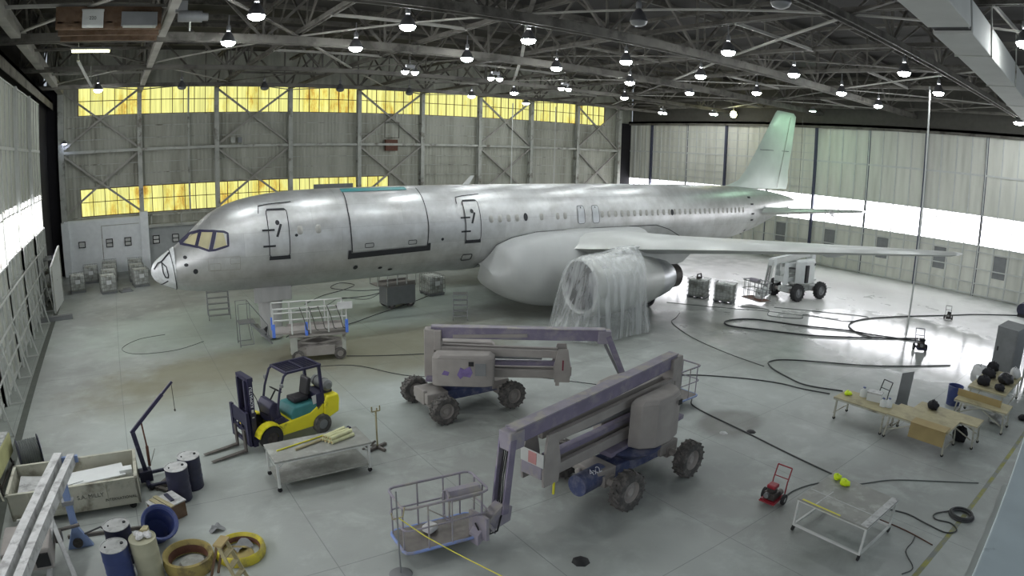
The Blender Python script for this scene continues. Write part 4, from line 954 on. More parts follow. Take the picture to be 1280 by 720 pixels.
l1, T1, B1 = boom_lift('boom_lift', 'mauve dust-coated boom lift marked 1 with violet smudges on its cover', (9.1, 17.35, 0), math.radians(-34.5), math.radians(34.5), 1.0, .05, 5.55, 2.5,
    (8.0, .1, .28, 1.8, .9, math.radians(38)), plate=4.15, jib=(.85, .75), wheelr=.45, rail='purple', bump='ltblue', ctop=2.05, wb=2.5, tr=2.05)
text('lettering', '1', .5, M['redtext'], l1, (4.2, -.36, 1.55), (PI / 2, 0, 0))
MB().bb(4.0, 4.12, -.2, -.1, .82, .98).build('hook_block', M['dust'], l1, smooth=0)
lw, Tw, Bw = boom_lift('boom_lift', 'white boom lift with open cover parked by the right doors beyond the wing', (38.2, 20.3, 0), math.radians(178), math.radians(-8), 1.75, .15, 4.7, 2.75,
    (5.95, -.1, .25, 1.7, .95, math.radians(80)), paint='board', side='white', cover='board', chm='white', rub='dkrubber', plate=3.5, jib=(.5, .7), wheelr=.55, rail='cab', bump='dust', ctop=2.5, wb=2.3, tr=2.0, round_cover=True)
MB().bb(2.0, 2.28, .42, 1.08, 1.1, 2.2).build('open_cover_bay', M['black'], lw, smooth=0)

# scissor lifts
def scissor(label, loc, rz, L, W, zp, zr, pads=True, ext=0):
    t = thing('scissor_lift', label, 'scissor lift', loc, rz)
    b = MB().bb(-L / 2 + .1, L / 2 - .1, -W / 2 + .12, W / 2 - .12, .2, .5).bb(-L * .22, L * .28, -W / 2 + .02, -W / 2 + .2, .22, .62).bb(-L * .22, L * .28, W / 2 - .2, W / 2 - .02, .22, .62)
    b.build('base_chassis', M['dust'], t, smooth=0, bevel=.02)
    for sx in (-1, 1):
        for sy in (-1, 1):
            r = .24
            wh = MB().lathe([(.13, -.08), (r, -.07), (r, .07), (.13, .08)], (sx * (L / 2 - .3), sy * (W / 2 - .08), r), 'y', 20, False).build('wheel', M['rubber'], t)
            MB().lathe([(0, -.06), (.13, -.05), (.13, .05), (0, .06)], (sx * (L / 2 - .3), sy * (W / 2 - .08), r), 'y', 14).build('hub', M['dust'], wh)
    for sy in (-1, 1):
        zz = .5; k = 2; dz = (zp - .1 - zz) / k
        for i in range(k):
            for a, c in ((-1, 1), (1, -1)):
                MB().bar((a * (L / 2 - .25), sy * (W / 2 - .18 - .04 * i), zz + dz * i), (c * (L / 2 - .25), sy * (W / 2 - .18 - .04 * i), zz + dz * (i + 1)), .05, .09).build('scissor_arm', M['dust'], t, smooth=0)
    MB().bb(-L / 2, L / 2, -W / 2, W / 2, zp - .1, zp).bb(-L / 2, L / 2, -W / 2, -W / 2 + .03, zp - .18, zp + .1).bb(-L / 2, L / 2, W / 2 - .03, W / 2, zp - .18, zp + .1).build('platform', M['dust'], t, smooth=0)
    if ext: MB().bb(-L / 2 - ext, -L / 2, -W / 2 + .05, W / 2 - .05, zp - .04, zp + .02).build('deck_extension', M['dust'], t, smooth=0)
    X0 = -L / 2 - ext
    for z, nm in ((zr, 'top_rail'), ((zp + zr) / 2 + .05, 'mid_rail')):
        MB().tube([(X0, -W / 2, z), (L / 2, -W / 2, z), (L / 2, W / 2, z), (X0, W / 2, z)], .032, 8, True).build(nm, M['white'], t)
    n = 5
    for i in range(n):
        for sy in (-1, 1):
            x = X0 + (L / 2 - X0) * i / (n - 1); MB().cyl((x, sy * W / 2, zp - .05), (x, sy * W / 2, zr), .03, n=8).build('rail_post', M['white'], t)
    MB().bb(-L / 2 + .02, -L / 2 + .3, -W / 2 + .02, -W / 2 + .06, .35, zp).bb(L / 2 - .2, L / 2 - .05, -W / 2 + .02, -W / 2 + .06, .35, zp).bb(-L / 2 + .02, L / 2 - .05, -W / 2 + .02, -W / 2 + .06, zp - .2, zp - .1).build('entry_ladder', M['steel'], t, smooth=0)
    if pads:
        for x, sy in ((X0, -1), (X0, 1), (-L * .2, -1), (L / 2, -1)):
            MB().bb(x - .06, x + .06, sy * W / 2 - .06, sy * W / 2 + .06, zp - .12, zp + .42).build('corner_pad', M['brightblue'], t, smooth=0, bevel=.02)
    return t
sl = scissor('scissor lift with bright blue corner pads and draped hoses under the airliner nose', (7.35, 24.0, 0), math.radians(-11), 2.3, 1.15, 1.22, 2.22, ext=.6)
random.seed(5)
m = MB()
for k in range(5):
    x = -.7 + .36 * k; m.tube([(x, -.62, 2.25), (x + .15, -.64, 1.8), (x + .25, -.66, 1.35), (x + .35, -.6, 1.28)], .02, 6)
tag(m.build('draped_hose', M['darktext'], None, loc=(7.35, 24.0, 0), rz=math.radians(-11)), 'dark hoses hanging over the rails of the blue-padded scissor lift', 'hose')
tag(MB().bb(-.3, .3, -.03, .03, -.14, .14).build('rail_rag', M['cloth'], None, loc=(8.3, 23.18, 2.22), rz=-.2), 'white rag folded over the scissor lift rail', 'rag')
s2 = scissor('grey scissor lift folded low with its rails up, under the cargo door', (13.9, 30.4, 0), math.radians(3), 1.75, .95, 1.3, 2.3, pads=False, ext=.5)
MB().bb(-.85, .85, -.48, .48, .18, 1.2).build('side_cover', M['cab'], s2, smooth=0, bevel=.03)

# the forklift: local x points forward (towards the forks), +y is the near side
fk = thing('forklift', 'yellow forklift with dark mast, overhead guard and grey gas bottle', 'forklift', (5.05, 17.45, 0), math.radians(193.8))
m = MB().prism([(-.25, .42), (-.62, .55), (-.66, .95), (-.62, 1.12), (-.2, 1.12), (-.12, .95), (-.1, .42)], -.55, .55, 'y')
m.build('counterweight', M['yellow'], fk, smooth=30, bevel=.05)
MB().prism([(.2, .28), (1.52, .28), (1.5, .62), (.35, .72), (-.1, .98), (-.12, .62), (.1, .5)], -.5, .5, 'y').build('body_side', M['yellow'], fk, smooth=0, bevel=.03)
MB().prism([(1.1, .62), (1.55, .62), (1.5, .8), (1.2, .82)], -.45, .45, 'y').bb(.85, 1.35, -.45, .45, .5, .66).build('step_well', M['navy'], fk, smooth=0, bevel=.02)
MB().prism([(.25, .7), (.95, .62), (1.0, .8), (.85, 1.0), (.3, 1.02), (-.08, .98), (-.05, .75)], -.42, .46, 'y').build('seat_base', M['teal'], fk, smooth=0, bevel=.04)
MB().prism([(-.15, .95), (.12, .7), (.12, 1.25), (-.15, 1.25)], -.46, .5, 'y').build('rear_panel', M['navy'], fk, smooth=0, bevel=.02)
MB().prism([(1.2, .62), (1.58, .62), (1.62, 1.15), (1.5, 1.3), (1.34, 1.25)], -.38, .38, 'y').build('dash_cowl', M['navy'], fk, smooth=0, bevel=.03)
for sy in (-1, 1):   # mudguards
    g_ = MB(); n = 8
    for k in range(n):
        a0, a1 = PI * .08 + (PI * .75) * k / n, PI * .08 + (PI * .75) * (k + 1) / n
        g_.bar((1.75 + .42 * math.cos(a0), sy * .52, .36 + .42 * math.sin(a0)), (1.75 + .42 * math.cos(a1), sy * .52, .36 + .42 * math.sin(a1)), .3, .04)
    g_.build('mudguard', M['yellow'], fk, smooth=50)
    for x, r, w in ((1.72, .36, .26), (0, .3, .22)):
        wh = MB().lathe([(r * .5, -w * .5), (r * .93, -w * .46), (r, -w * .3), (r, w * .3), (r * .93, w * .46), (r * .5, w * .5)], (x, sy * .5, r), 'y', 26, False).build('wheel', M['dkrubber'] if x else M['rubber'], fk)
        MB().lathe([(0, -w * .2), (r * .5, -w * .38), (r * .5, w * .38), (0, w * .2)], (x, sy * .5, r), 'y', 18).build('hub', M['engine' if x else 'cab'], wh)
    # guard posts
    MB().tube([(1.42, sy * .46, .95), (1.3, sy * .45, 1.55), (1.12, sy * .45, 2.02), (1.0, sy * .45, 2.1)], .036, 8).build('front_guard_post', M['navy'], fk)
    MB().bar((-.12, sy * .46, .9), (-.05, sy * .45, 2.1), .09, .07).build('rear_guard_post', M['navy'], fk, smooth=0)
    MB().cyl((1.2, sy * .5, 1.78), (1.27, sy * .5, 1.78), .06).build('work_lamp', M['cab'], fk)
m = MB().bar((-.1, -.46, 2.1), (1.05, -.46, 2.1), .06, .06).bar((-.1, .46, 2.1), (1.05, .46, 2.1), .06, .06).bar((-.1, -.46, 2.1), (-.1, .46, 2.1), .06, .06).bar((1.05, -.46, 2.1), (1.05, .46, 2.1), .06, .06).bar((.45, -.46, 2.1), (.45, .46, 2.1), .05, .05)
for k in range(9): y = -.4 + .1 * k; m.bar((-.1, y, 2.11), (1.05, y, 2.11), .018, .03)
m.build('overhead_guard', M['navy'], fk, smooth=0)
st = MB().box((.48, 0, 1.1), (.5, .5, .14)).build('driver_seat', M['seat'], fk, smooth=0, bevel=.04)
MB().box((.2, 0, 1.42), (.13, .46, .55), ry=-.2).build('seat_back', M['seat'], st, smooth=0, bevel=.05)
MB().box((.1, .47, 1.1), (.3, .012, .26), ry=.15).build('clipboard', M['white'], fk, smooth=0)
sw = MB().cyl((1.45, 0, 1.15), (1.2, 0, 1.5), .025, n=8); sw.build('steering_column', M['black'], fk)
m = MB(); R_ = Matrix.Rotation(-.6, 3, 'Y'); m.tube([R_ @ Vector((.19 * math.cos(2 * PI * k / 20), .19 * math.sin(2 * PI * k / 20), 0)) + Vector((1.18, 0, 1.52)) for k in range(20)], .016, 6, True)
m.cyl((1.18, -.18, 1.52), (1.18, .18, 1.52), .012, n=6).build('steering_wheel', M['black'], fk)
gb = MB().lathe([(0, -.42), (.1, -.42), (.17, -.35), (.17, .35), (.1, .42), (0, .42)], (-.38, 0, 1.36), 'y', 20).build('gas_bottle', M['cyl'], fk)
for y in (-.2, .15): MB().lathe([(.18, -.02), (.185, 0), (.18, .02)], (-.38, y, 1.36), 'y', 20, False).build('bottle_strap', M['black'], gb)
MB().bb(-.55, -.2, -.3, .3, 1.12, 1.2).build('bottle_cradle', M['navy'], fk, smooth=0)
for sy in (-1, 1):
    MB().bb(2.06, 2.2, sy * .3 - .05, sy * .3 + .05, .12, 2.16).build('mast_rail', M['navy'], fk, smooth=0)
    MB().bb(2.2, 2.28, sy * .22 - .04, sy * .22 + .04, .12, 2.1).build('inner_mast_rail', M['navy'], fk, smooth=0)
    MB().cyl((2.06, sy * .18, .3), (2.06, sy * .18, 1.95), .035, n=8).build('mast_cylinder', M['fork'], fk)
    f_ = MB().bb(2.42, 2.47, sy * .28 - .06, sy * .28 + .06, .05, .7).prism([(2.42, .04), (3.5, .04), (3.52, .05), (2.47, .1), (2.42, .1)], sy * .28 - .06, sy * .28 + .06, 'y'); f_.build('fork', M['fork'], fk, smooth=0)
for z in (2.12, 1.1, .3): MB().bb(2.05, 2.22, -.38, .38, z - .05, z + .06).build('mast_crossbar', M['navy'], fk, smooth=0)
MB().bb(2.34, 2.42, -.52, .52, .3, .4).bb(2.34, 2.42, -.52, .52, .62, .72).build('fork_carriage', M['navy'], fk, smooth=0)
m = MB().bb(2.38, 2.42, -.55, .55, 1.18, 1.26)
for k in range(6): y = -.53 + .212 * k; m.bb(2.38, 2.42, y - .02, y + .02, .6, 1.2)
m.bb(2.36, 2.42, -.5, .5, .85, 1.22); m.bb(2.36, 2.44, .42, .55, .3, 1.28).bb(2.36, 2.44, -.55, -.42, .3, 1.28).build('load_backrest', M['navy'], fk, smooth=0)
text('lettering', 'KOMATSU', .13, M['whitetext'], fk, (2.13, .355, 1.62), (PI / 2, -PI / 2, PI))
MB().bb(2.1, 2.17, .352, .356, 1.0, 1.25).build('label_plate', M['white'], fk, smooth=0)
MB().tube([(2.1, .2, 1.9), (1.95, .3, 1.5), (1.85, .25, 1.1), (1.6, .2, .9)], .012, 6).build('mast_hose', M['black'], fk)
# ------------------------------------------------------------------ totes, drums, tables, small gear
def tote(x, y, rz, label, dirt='tote', h=1.0):
    t = thing('liquid_tote', label, 'tote', (x, y, 0), rz, 'caged liquid totes')
    p = MB()
    for sy in (-.5, 0, .5): p.bb(-.5, .5, sy - .06, sy + .06, 0, .12)
    p.bb(-.52, .52, -.6, .6, .12, .15); p.build('pallet', M['cab'], t, smooth=0)
    MB().bb(-.46, .46, -.54, .54, .16, .16 + h * .94).build('bottle', M[dirt], t, smooth=0, bevel=.06)
    c = MB(); z0, z1 = .15, .15 + h
    for i in range(7):
        v = -.5 + i / 6
        for q in (-.6, .6): c.bb(v - .009, v + .009, q - .009, q + .009, z0, z1)
    for i in range(7):
        v = -.6 + 1.2 * i / 6
        for q in (-.5, .5): c.bb(q - .009, q + .009, v - .009, v + .009, z0, z1)
    for k in range(5):
        z = z0 + (z1 - z0) * k / 4
        for q in (-.6, .6): c.bb(-.51, .51, q - .011, q + .011, z - .012, z + .012)
        for q in (-.5, .5): c.bb(q - .011, q + .011, -.61, .61, z - .012, z + .012)
    c.build('cage', M['cage'], t, smooth=0)
    MB().lathe([(.12, 0), (.12, .05), (0, .06)], (0, 0, .14 + h * .95), 'z', 14).build('filler_cap', M['white'], t)
    MB().bb(-.16, .16, -.625, -.61, .6, .85).build('placard', M['board'], t, smooth=0)
    return t
t0 = tote(-1.0, 42.3, .12, 'front tote of the middle stack of liquid totes by the partition')
def tt(x, y, rz, lab): return dup(t0, (x, y, 0), rz, lab, 'caged liquid totes')
tt(-.95, 44.3, .05, 'second tote back in the middle row by the partition'); tt(-.9, 46.4, .02, 'third tote back in the middle row by the partition'); tt(-.9, 48.2, 0, 'rearmost tote of the middle row, against the partition')
tt(-3.05, 43.6, .1, 'leftmost caged tote, dusty, beside the leaning white panel'); tt(-2.25, 46.6, .05, 'dusty tote behind the leftmost one near the corner')
tt(1.15, 43.5, .14, 'front tote of the right-hand row just left of the airliner nose'); tt(.95, 45.6, .05, 'second tote back in the right-hand row near the nose'); tt(.95, 47.9, .0, 'rearmost tote of the right-hand row near the nose')
tt(3.0, 46.5, .1, 'blue-shadowed tote half hidden behind the airliner nose cone')
tt(16.9, 32.1, .05, 'tote standing alone beyond the fuselage near the lift with raised rails'); tt(30.4, 23.6, .35, 'left one of two totes standing in wet floor behind the engine'); tt(30.8, 21.9, .4, 'right one of two totes standing in wet floor behind the engine')
tag(MB().box((0, 0, .04), (.8, .7, .08), .2).bb(-.2, .3, -.2, .2, .08, .2).build('wooden_pallet', M['cab'], None, smooth=0, loc=(.12, 42.0, 0)), 'flat dark pallet lying beside the front middle tote', 'pallet')
tag(MB().tube([(-.2, 0, 0), (-.1, .05, .25), (.1, -.05, .3), (.25, 0, .02)], .05).bb(-.1, .1, -.1, .1, 0, .12).build('tote_pump', M['engine'], None, loc=(30.35, 23.6, 1.15)), 'small dark pump on top of the left wet-floor tote', 'pump')

# leaning white panel, dark rack, channel on the floor
t = thing('board_panel', 'tall white board standing on edge at the left beside the door wall', 'panel', (-4.0, 39.5, 0), math.radians(87))
MB().prism([(-1.85, 0), (1.85, 0), (1.85, 3.3), (-1.85, 2.6)], -.04, .04, 'y').build('sheet', M['board'], t, smooth=0)
MB().bar((-1.85, -.06, 0), (-1.85, -.06, 2.6), .06, .06).bar((1.85, -.06, 0), (1.85, -.06, 3.3), .06, .06).bar((-1.85, -.06, 2.6), (1.85, -.06, 3.3), .06, .06).bar((0, -.04, 1.6), (0, .9, 0), .06, .06).build('edge_frame', M['steel'], t, smooth=0)
t = thing('storage_rack', 'dark shelving rack behind the tall white board', 'rack', (-4.62, 42.0, 0))
for z in (.1, .9, 1.7, 2.5): MB().bb(-.35, .35, -1, 1, z, z + .05).build('shelf', M['cab'], t, smooth=0)
[MB().bb(a - .03, a + .03, b - .03, b + .03, 0, 2.9).build('upright', M['navy'], t, smooth=0) for a in (-.35, .35) for b in (-1, 1)]
tag(MB().bb(-.9, .95, -.15, -.1, 0, .22).bb(-.9, .95, .1, .15, 0, .22).bb(-.9, .95, -.15, .15, .2, .24).build('steel_channel', M['cab'], None, smooth=0, loc=(-3.95, 36.0, 0), rz=.1), 'grey steel channel lying on the floor near the left doors', 'channel')

# steps and rolling ladders
def stairs(name, label, loc, rz, w, run, h, n, rails=True, platform=.5, mt='cab', wheels=True):
    t = thing(name, label, 'steps', loc, rz)
    for i in range(n):
        z = h * (i + 1) / n; x = run * (i + .5) / n
        MB().bb(x - .12, x + .12, -w / 2, w / 2, z - .035, z).build('tread', M[mt], t, smooth=0)
    for sy in (-1, 1):
        MB().bar((0, sy * w / 2, .02), (run, sy * w / 2, h), .035, .08).build('stringer', M[mt], t, smooth=0)
        MB().cyl((run + platform, sy * w / 2, 0.02), (run + platform, sy * w / 2, h), .02, n=8).cyl((run, sy * w / 2, h), (run - .1, sy * w / 2, .1), .018, n=8).cyl((run - .1, sy * w / 2, .1), (run + platform, sy * w / 2, .1), .018, n=8).build('support_leg', M[mt], t)
        if rails: MB().tube([(.15, sy * w / 2, h * .12), (.15, sy * w / 2, h * .12 + .75), (run, sy * w / 2, h + .85), (run + platform, sy * w / 2, h + .85), (run + platform, sy * w / 2, h)], .018, 6).cyl((run, sy * w / 2, h), (run, sy * w / 2, h + .85), .016, n=6).build('handrail', M[mt], t)
    if platform: MB().bb(run, run + platform, -w / 2, w / 2, h - .04, h).build('platform', M[mt], t, smooth=0)
    return t
stairs('rolling_steps', 'grey open steps standing on the floor under the airliner chin', (4.65, 31.9, 0), math.radians(85), 1.1, .9, 1.6, 6, rails=False, platform=.3)
stairs('rolling_ladder', 'thin tubular rolling ladder with handrails left of the padded scissor lift', (6.1, 27.0, 0), math.radians(178), .75, .9, 1.05, 4, rails=True, platform=.5)
stairs('small_steps', 'small dusty steps standing beside the milky wing-root sheet', (15.3, 26.1, 0), math.radians(60), .7, .9, 1.15, 5, rails=False, platform=.45)

# drums
def drum(x, y, label, mt='dkblue', lid='drumlid', h=.89, r=.29, cat='drum', name='steel_drum', group='oil drums', open_=False):
    t = thing(name, label, cat, (x, y, 0), 0, group)
    pr = [(r * .97, 0), (r, .02)] + [q for z in (h * .34, h * .66) for q in ((r, z - .03), (r * 1.03, z), (r, z + .03))] + [(r, h - .02), (r * 1.02, h)]
    MB().lathe(pr, (0, 0, 0), 'z', 32, False).build('shell', M[mt], t, smooth=50)
    MB().lathe([(0, h - .03), (r * .94, h - .03), (r * .97, h), (r * 1.02, h), (r * 1.02, h - .015)], (0, 0, 0), 'z', 32).build('lid', M[lid], t, smooth=40)
    if not open_:
        MB().cyl((r * .6, .05, h - .03), (r * .6, .05, h + .01), .035).build('bung', M['black'], t); MB().cyl((-r * .6, 0, h - .03), (-r * .6, 0, h + .005), .02).build('bung', M['black'], t)
    return t
drum(.62, 14.75, 'dark navy drum with pale lid, front one of the two by the wooden box'); drum(1.0, 15.25, 'dark navy drum with pale lid, rear one of the two nearer the forklift')
drum(-1.07, 11.75, 'mid-blue drum with dusty lid at lower left beside the cream drum', 'blue'); drum(-.97, 12.55, 'dark drum with grey lid behind the mid-blue drum at lower left', 'dkblue')
t = drum(-.46, 11.75, 'cream plastic drum full of crumpled paper rubbish', 'drumcream', 'drumcream', .95, .28, 'drum', 'rubbish_drum', None, True)
random.seed(2)
m = MB()
for k in range(12):
    a = random.random() * 6.28; q = random.random() * .15; m.lathe([(0, .07), (.06, .03), (.07, -.02), (0, -.05)], (q * math.cos(a), q * math.sin(a), .98 + random.random() * .05), 'z', 6)
tag(m.build('crumpled_paper', M['cloth'], None, smooth=0, loc=(-.46, 11.75, 0)), 'crumpled white paper heaped in the cream drum', 'rubbish', kind='stuff')
tag(MB().prism([(-.1, -.06), (.06, -.08), (.1, .05), (0, .1)], 0, .1, 'z').build('yellow_rag', M['ply'], None, smooth=0, loc=(-.38, 11.85, 1.0)), 'tan-yellow rag on the rubbish in the cream drum', 'rag')
t = thing('blue_tub', 'blue open plastic tub tilted on its side behind the cream drum', 'tub', (-.1, 12.95, .4), .3)
R_ = Matrix.Rotation(.75, 3, 'X')
m = MB().lathe([(0, -.3), (.3, -.3), (.35, .3), (.39, .32), (.39, .29), (.33, .26), (.27, -.26), (0, -.26)], (0, 0, 0), 'z', 30); m.v = [tuple(R_ @ Vector(v)) for v in m.v]; m.build('tub_shell', M['blue'], t, smooth=50)
m = MB().tube([(.4 * math.cos(2 * PI * k / 30), .4 * math.sin(2 * PI * k / 30), .31) for k in range(30)], .022, 6, True); m.v = [tuple(R_ @ Vector(v)) for v in m.v]; m.build('rim', M['blue'], t)
# tan box with planks
t = thing('timber_box', 'brown wooden box with pale lid in front of the navy drums', 'box', (.2, 14.0, 0), .45)
MB().bb(-.36, .36, -.3, .3, 0, .4).build('box_body', M['wood'], t, smooth=0, bevel=.01); MB().bb(-.38, .38, -.32, .32, .4, .43).build('lid', M['drumlid'], t, smooth=0)
for i, (dx, dy, a, L, lab) in enumerate(((-.05, -.05, -.8, .75, 'long plank lying across the lid of the brown box'), (-.18, -.1, -.78, .62, 'short pale plank on the left of the brown box lid'), (.1, .1, -1.0, .4, 'dark short board on the brown box lid, nearest the drums'))):
    tag(MB().box((0, 0, 0), (L, .1, .03)).build('plank', M['ply' if i < 2 else 'dkblue'], None, smooth=0, loc=(.2 + dx, 14.0 + dy, .447), rz=a - .25), lab, 'plank', 'planks on the wooden box')
# cloth scrap
m = MB(); m.grid(lambda u, v: ((u - .5) * .3 * (1 + .3 * math.sin(5 * v)), (v - .5) * .3, .02 + .11 * abs(math.sin(3 * u + 2 * v) * math.cos(4 * v - u)) * (1 - abs(2 * u - 1)) ** .5), 8, 8)
tag(m.build('cloth_scrap', M['cab'], None, loc=(1.2, 13.0, 0)), 'small crumpled grey cloth on the floor above the yellow rings', 'cloth')
# rings
def ring(x, y, R, r, label, mt, tilt=0, h=.18):
    t = thing('plastic_ring', label, 'ring', (x, y, 0), 0, 'wheel rings on the floor')
    MB().lathe([(R - r * 1.1, .03), (R - r * .9, .0), (R, 0), (R + .02, h * .4), (R, h), (R - r * .4, h + .02), (R - r * .8, h * .8), (R - r * 1.05, h * .4), (R - r * 1.1, .03)], (0, 0, 0), 'z', 44, False).build('ring_body', M[mt], t, smooth=60)
    MB().lathe([(R - r * 1.08, .03), (R - r * 1.15, h * .5), (R - r * .9, h * .75)], (0, 0, 0), 'z', 40, False).build('inner_lip', M['rust'], t)
    return t
t = ring(.38, 11.85, .54, .13, 'dirty tan ring with dark brown inside, left one by the ladder', 'ringd', h=.3)
tag(MB().lathe([(0, .14), (.25, .12), (.32, .02), (0, 0)], (0, 0, 0), 'z', 28).build('round_lid', M['tabletop'], None, loc=(.45, 11.8, .0)), 'round pale lid lying inside the tan ring', 'lid')
ring(1.5, 11.85, .54, .11, 'bright yellow ring, right one beside the wooden ladder', 'ringy', h=.2)
tag(MB().lathe([(0, .06), (.33, .05), (.38, .02), (.38, 0), (0, 0)], (0, 0, 0), 'z', 28).build('round_lid', M['ringd'], None, loc=(1.4, 11.8, .0)), 'tan round lid lying inside the bright yellow ring', 'lid')
m = MB(); m.grid(lambda u, v: ((u - .5) * .45, (v - .5) * .3, .09 + .06 * math.sin(6 * u + 3 * v)), 6, 6); tag(m.build('grey_cloth', M['cab'], None, loc=(1.55, 12.0, 0), rz=.5), 'grey cloth bunched inside the bright yellow ring', 'cloth')
# wooden step ladder
t = thing('wooden_ladder', 'small tan wooden A-frame stepladder between the two rings', 'ladder', (1.05, 11.0, 0), .9)
for sx in (-.18, .18):
    MB().bar((sx, -.34, 0), (sx * .8, 0, .95), .03, .08).build('front_leg', M['ply'], t, smooth=0); MB().bar((sx, .34, 0), (sx * .8, .03, .92), .025, .05).build('rear_leg', M['wood'], t, smooth=0)
for k in range(3): z = .22 + .24 * k; MB().bb(-.17, .17, -.34 * (1 - z / .95) - .06, -.34 * (1 - z / .95) + .06, z - .012, z + .012).build('step', M['ply'], t, smooth=0)
MB().bb(-.18, .18, -.1, .1, .93, .97).build('top_cap', M['card'], t, smooth=0)

# cream skip on castors, with sheets in it
t = thing('rolling_skip', 'long worn cream metal skip on castors with faded lettering', 'skip', (-1.97, 15.45, 0), -.03)
L_, W_ = 1.62, .8
m = MB().bb(-L_, L_, -W_, -W_ + .04, .2, .85).bb(-L_, L_, W_ - .04, W_, .2, .85).bb(-L_, -L_ + .04, -W_, W_, .2, .85).bb(L_ - .04, L_, -W_, W_, .2, .85).bb(-L_, L_, -W_, W_, .18, .23)
m.bb(-L_ - .02, L_ + .02, -W_ - .02, -W_ + .06, .84, .88).bb(-L_ - .02, L_ + .02, W_ - .06, W_ + .02, .84, .88).bb(-L_ - .02, -L_ + .06, -W_, W_, .84, .88).bb(L_ - .06, L_ + .02, -W_, W_, .84, .88)
m.build('skip_body', M['binpaint'], t, smooth=0)
for x in (-1.1, -.15, .8, 1.52): MB().bb(x - .04, x + .04, -W_ - .03, -W_, .2, .84).build('side_rib', M['binpaint'], t, smooth=0)
for x in (-1.4, 1.4):
    for y in (-.65, .65): MB().cyl((x, y - .04, .09), (x, y + .04, .09), .09).cyl((x, y, .1), (x, y, .2), .03).build('castor', M['black'], t)
text('lettering', 'S.A. MILLY', .15, M['darktext'], t, (.42, -W_ - .005, .55), (PI / 2, 0, 0))
text('lettering', 'INTERNATIONAL', .1, M['darktext'], t, (1.15, -W_ - .036, .4), (PI / 2, 0, 0))
tag(MB().box((0, 0, 0), (1.35, .95, .03), 0, -.12, .0).build('white_sheet', M['board'], None, smooth=0, loc=(-1.35, 15.5, .68), rz=.1), 'large white sheet lying in the cream skip', 'sheet')
tag(MB().prism([(-.45, -.4), (.5, -.1), (.1, .35), (-.4, .2)], -.012, .012, 'z').build('white_sheet', M['board'], None, smooth=0, loc=(-2.2, 15.2, .76)), 'small torn white sheet on top at the middle of the skip', 'sheet')
tag(MB().box((0, 0, 0), (.85, 1.2, .03), 0, .0, .15).build('grey_sheet', M['drumlid'], None, smooth=0, loc=(-3.0, 15.5, .58)), 'grey-white sheet lying in the left end of the skip', 'sheet')
tag(MB().bb(-.16, .16, -.12, .12, -.1, .1).build('white_carton', M['board'], None, smooth=0, loc=(-.62, 15.3, .72)), 'small white carton in the right end of the skip', 'carton')
# hose reel
t = thing('hose_reel', 'dusty hose reel standing behind the cream skip', 'reel', (-3.4, 18.0, 0), .25)
for x in (-.32, .32): MB().lathe([(.08, x - .01), (.46, x - .01), (.46, x + .01), (.08, x + .01)], (0, 0, .46), 'x', 26).build('flange', M['dkblue'], t)
m = MB(); [m.tube([(-.28 + .065 * j, .36 * math.cos(2 * PI * k / 20), .46 + .36 * math.sin(2 * PI * k / 20)) for k in range(20)], .033, 6, True) for j in range(9)]
m.build('wound_hose', M['hose2'], t); MB().cyl((-.3, 0, .46), (.3, 0, .46), .3).build('reel_core', M['cab'], t)
# pale yellow tank at the left edge
t = thing('yellow_tank', 'pale yellow box-like tank at the left edge beyond the skip', 'tank', (-4.45, 17.3, 0), -.1)
MB().bb(-.6, .5, -.9, .9, .5, 1.1).build('tank_body', mat('pale_yellow_tank', 'b9b886', .55), t, smooth=0, bevel=.05); MB().bb(-.55, .48, -.85, .85, 1.1, 1.13).build('tank_lid', M['drumlid'], t, smooth=0, bevel=.01)
m = MB(); [m.bar((a, b, 0), (a * .8, b * .9, .5), .05, .05) for a in (-.5, .45) for b in (-.8, .8)]; m.bar((.45, -.8, .25), (.45, .8, .25), .04, .04).bar((-.5, -.8, .25), (.45, -.8, .25), .04, .04); m.build('stand', M['engine'], t, smooth=0)
MB().bar((.5, -1.1, .0), (-.1, -.2, 1.35), .05, .05).build('prop_bar', M['binpaint'], t, smooth=0)
# engine hoist
t = thing('engine_hoist', 'dark shop crane with raised arm and hanging chain beside the skip', 'crane', (-.1, 15.85, 0), .1)
MB().bb(-.06, .9, -.42, -.34, .08, .16).bb(-.06, .9, .34, .42, .08, .16).bb(-.1, 0, -.42, .42, .08, .18).bb(-.22, .12, -.14, .14, .12, .42).build('base_frame', M['dkblue'], t, smooth=0, bevel=.01)
MB().bar((0, 0, .15), (-.18, 0, 1.5), .1, .12).build('mast', M['dkblue'], t, smooth=0, bevel=.01)
MB().bar((-.22, 0, 1.48), (.72, 0, 2.35), .07, .09).bar((.5, 0, 2.15), (1.02, 0, 2.63), .05, .06).build('arm', M['navy'], t, smooth=0)
MB().cyl((.1, 0, .5), (.12, 0, 1.05), .04).cyl((.12, 0, 1.0), (.08, 0, 1.72), .022).build('ram', M['rust'], t); MB().cyl((.12, 0, .5), (.3, -.12, 1.0), .012, n=6).build('pump_handle', M['steel'], t)
MB().cyl((1.0, 0, 2.6), (1.0, 0, 1.9), .008, n=6).lathe([(.0, -.05), (.03, 0), (0, .05)], (1.0, 0, 1.87), 'z', 8).build('chain', M['engine'], t)
for x in (.0, .85):
    for y in (-.38, .38): MB().cyl((x, y - .03, .05), (x, y + .03, .05), .05, n=10).build('castor', M['black'], t)
tag(MB().box((0, 0, .05), (.5, .2, .1), .4).box((.1, .2, .08), (.4, .07, .08), .9).box((-.1, -.15, .06), (.1, .6, .05), .7).build('scrap_metal', M['fork'], None, smooth=0, loc=(.25, 15.55, 0)), 'loose scrap metal bars on the floor by the shop crane', 'scrap')

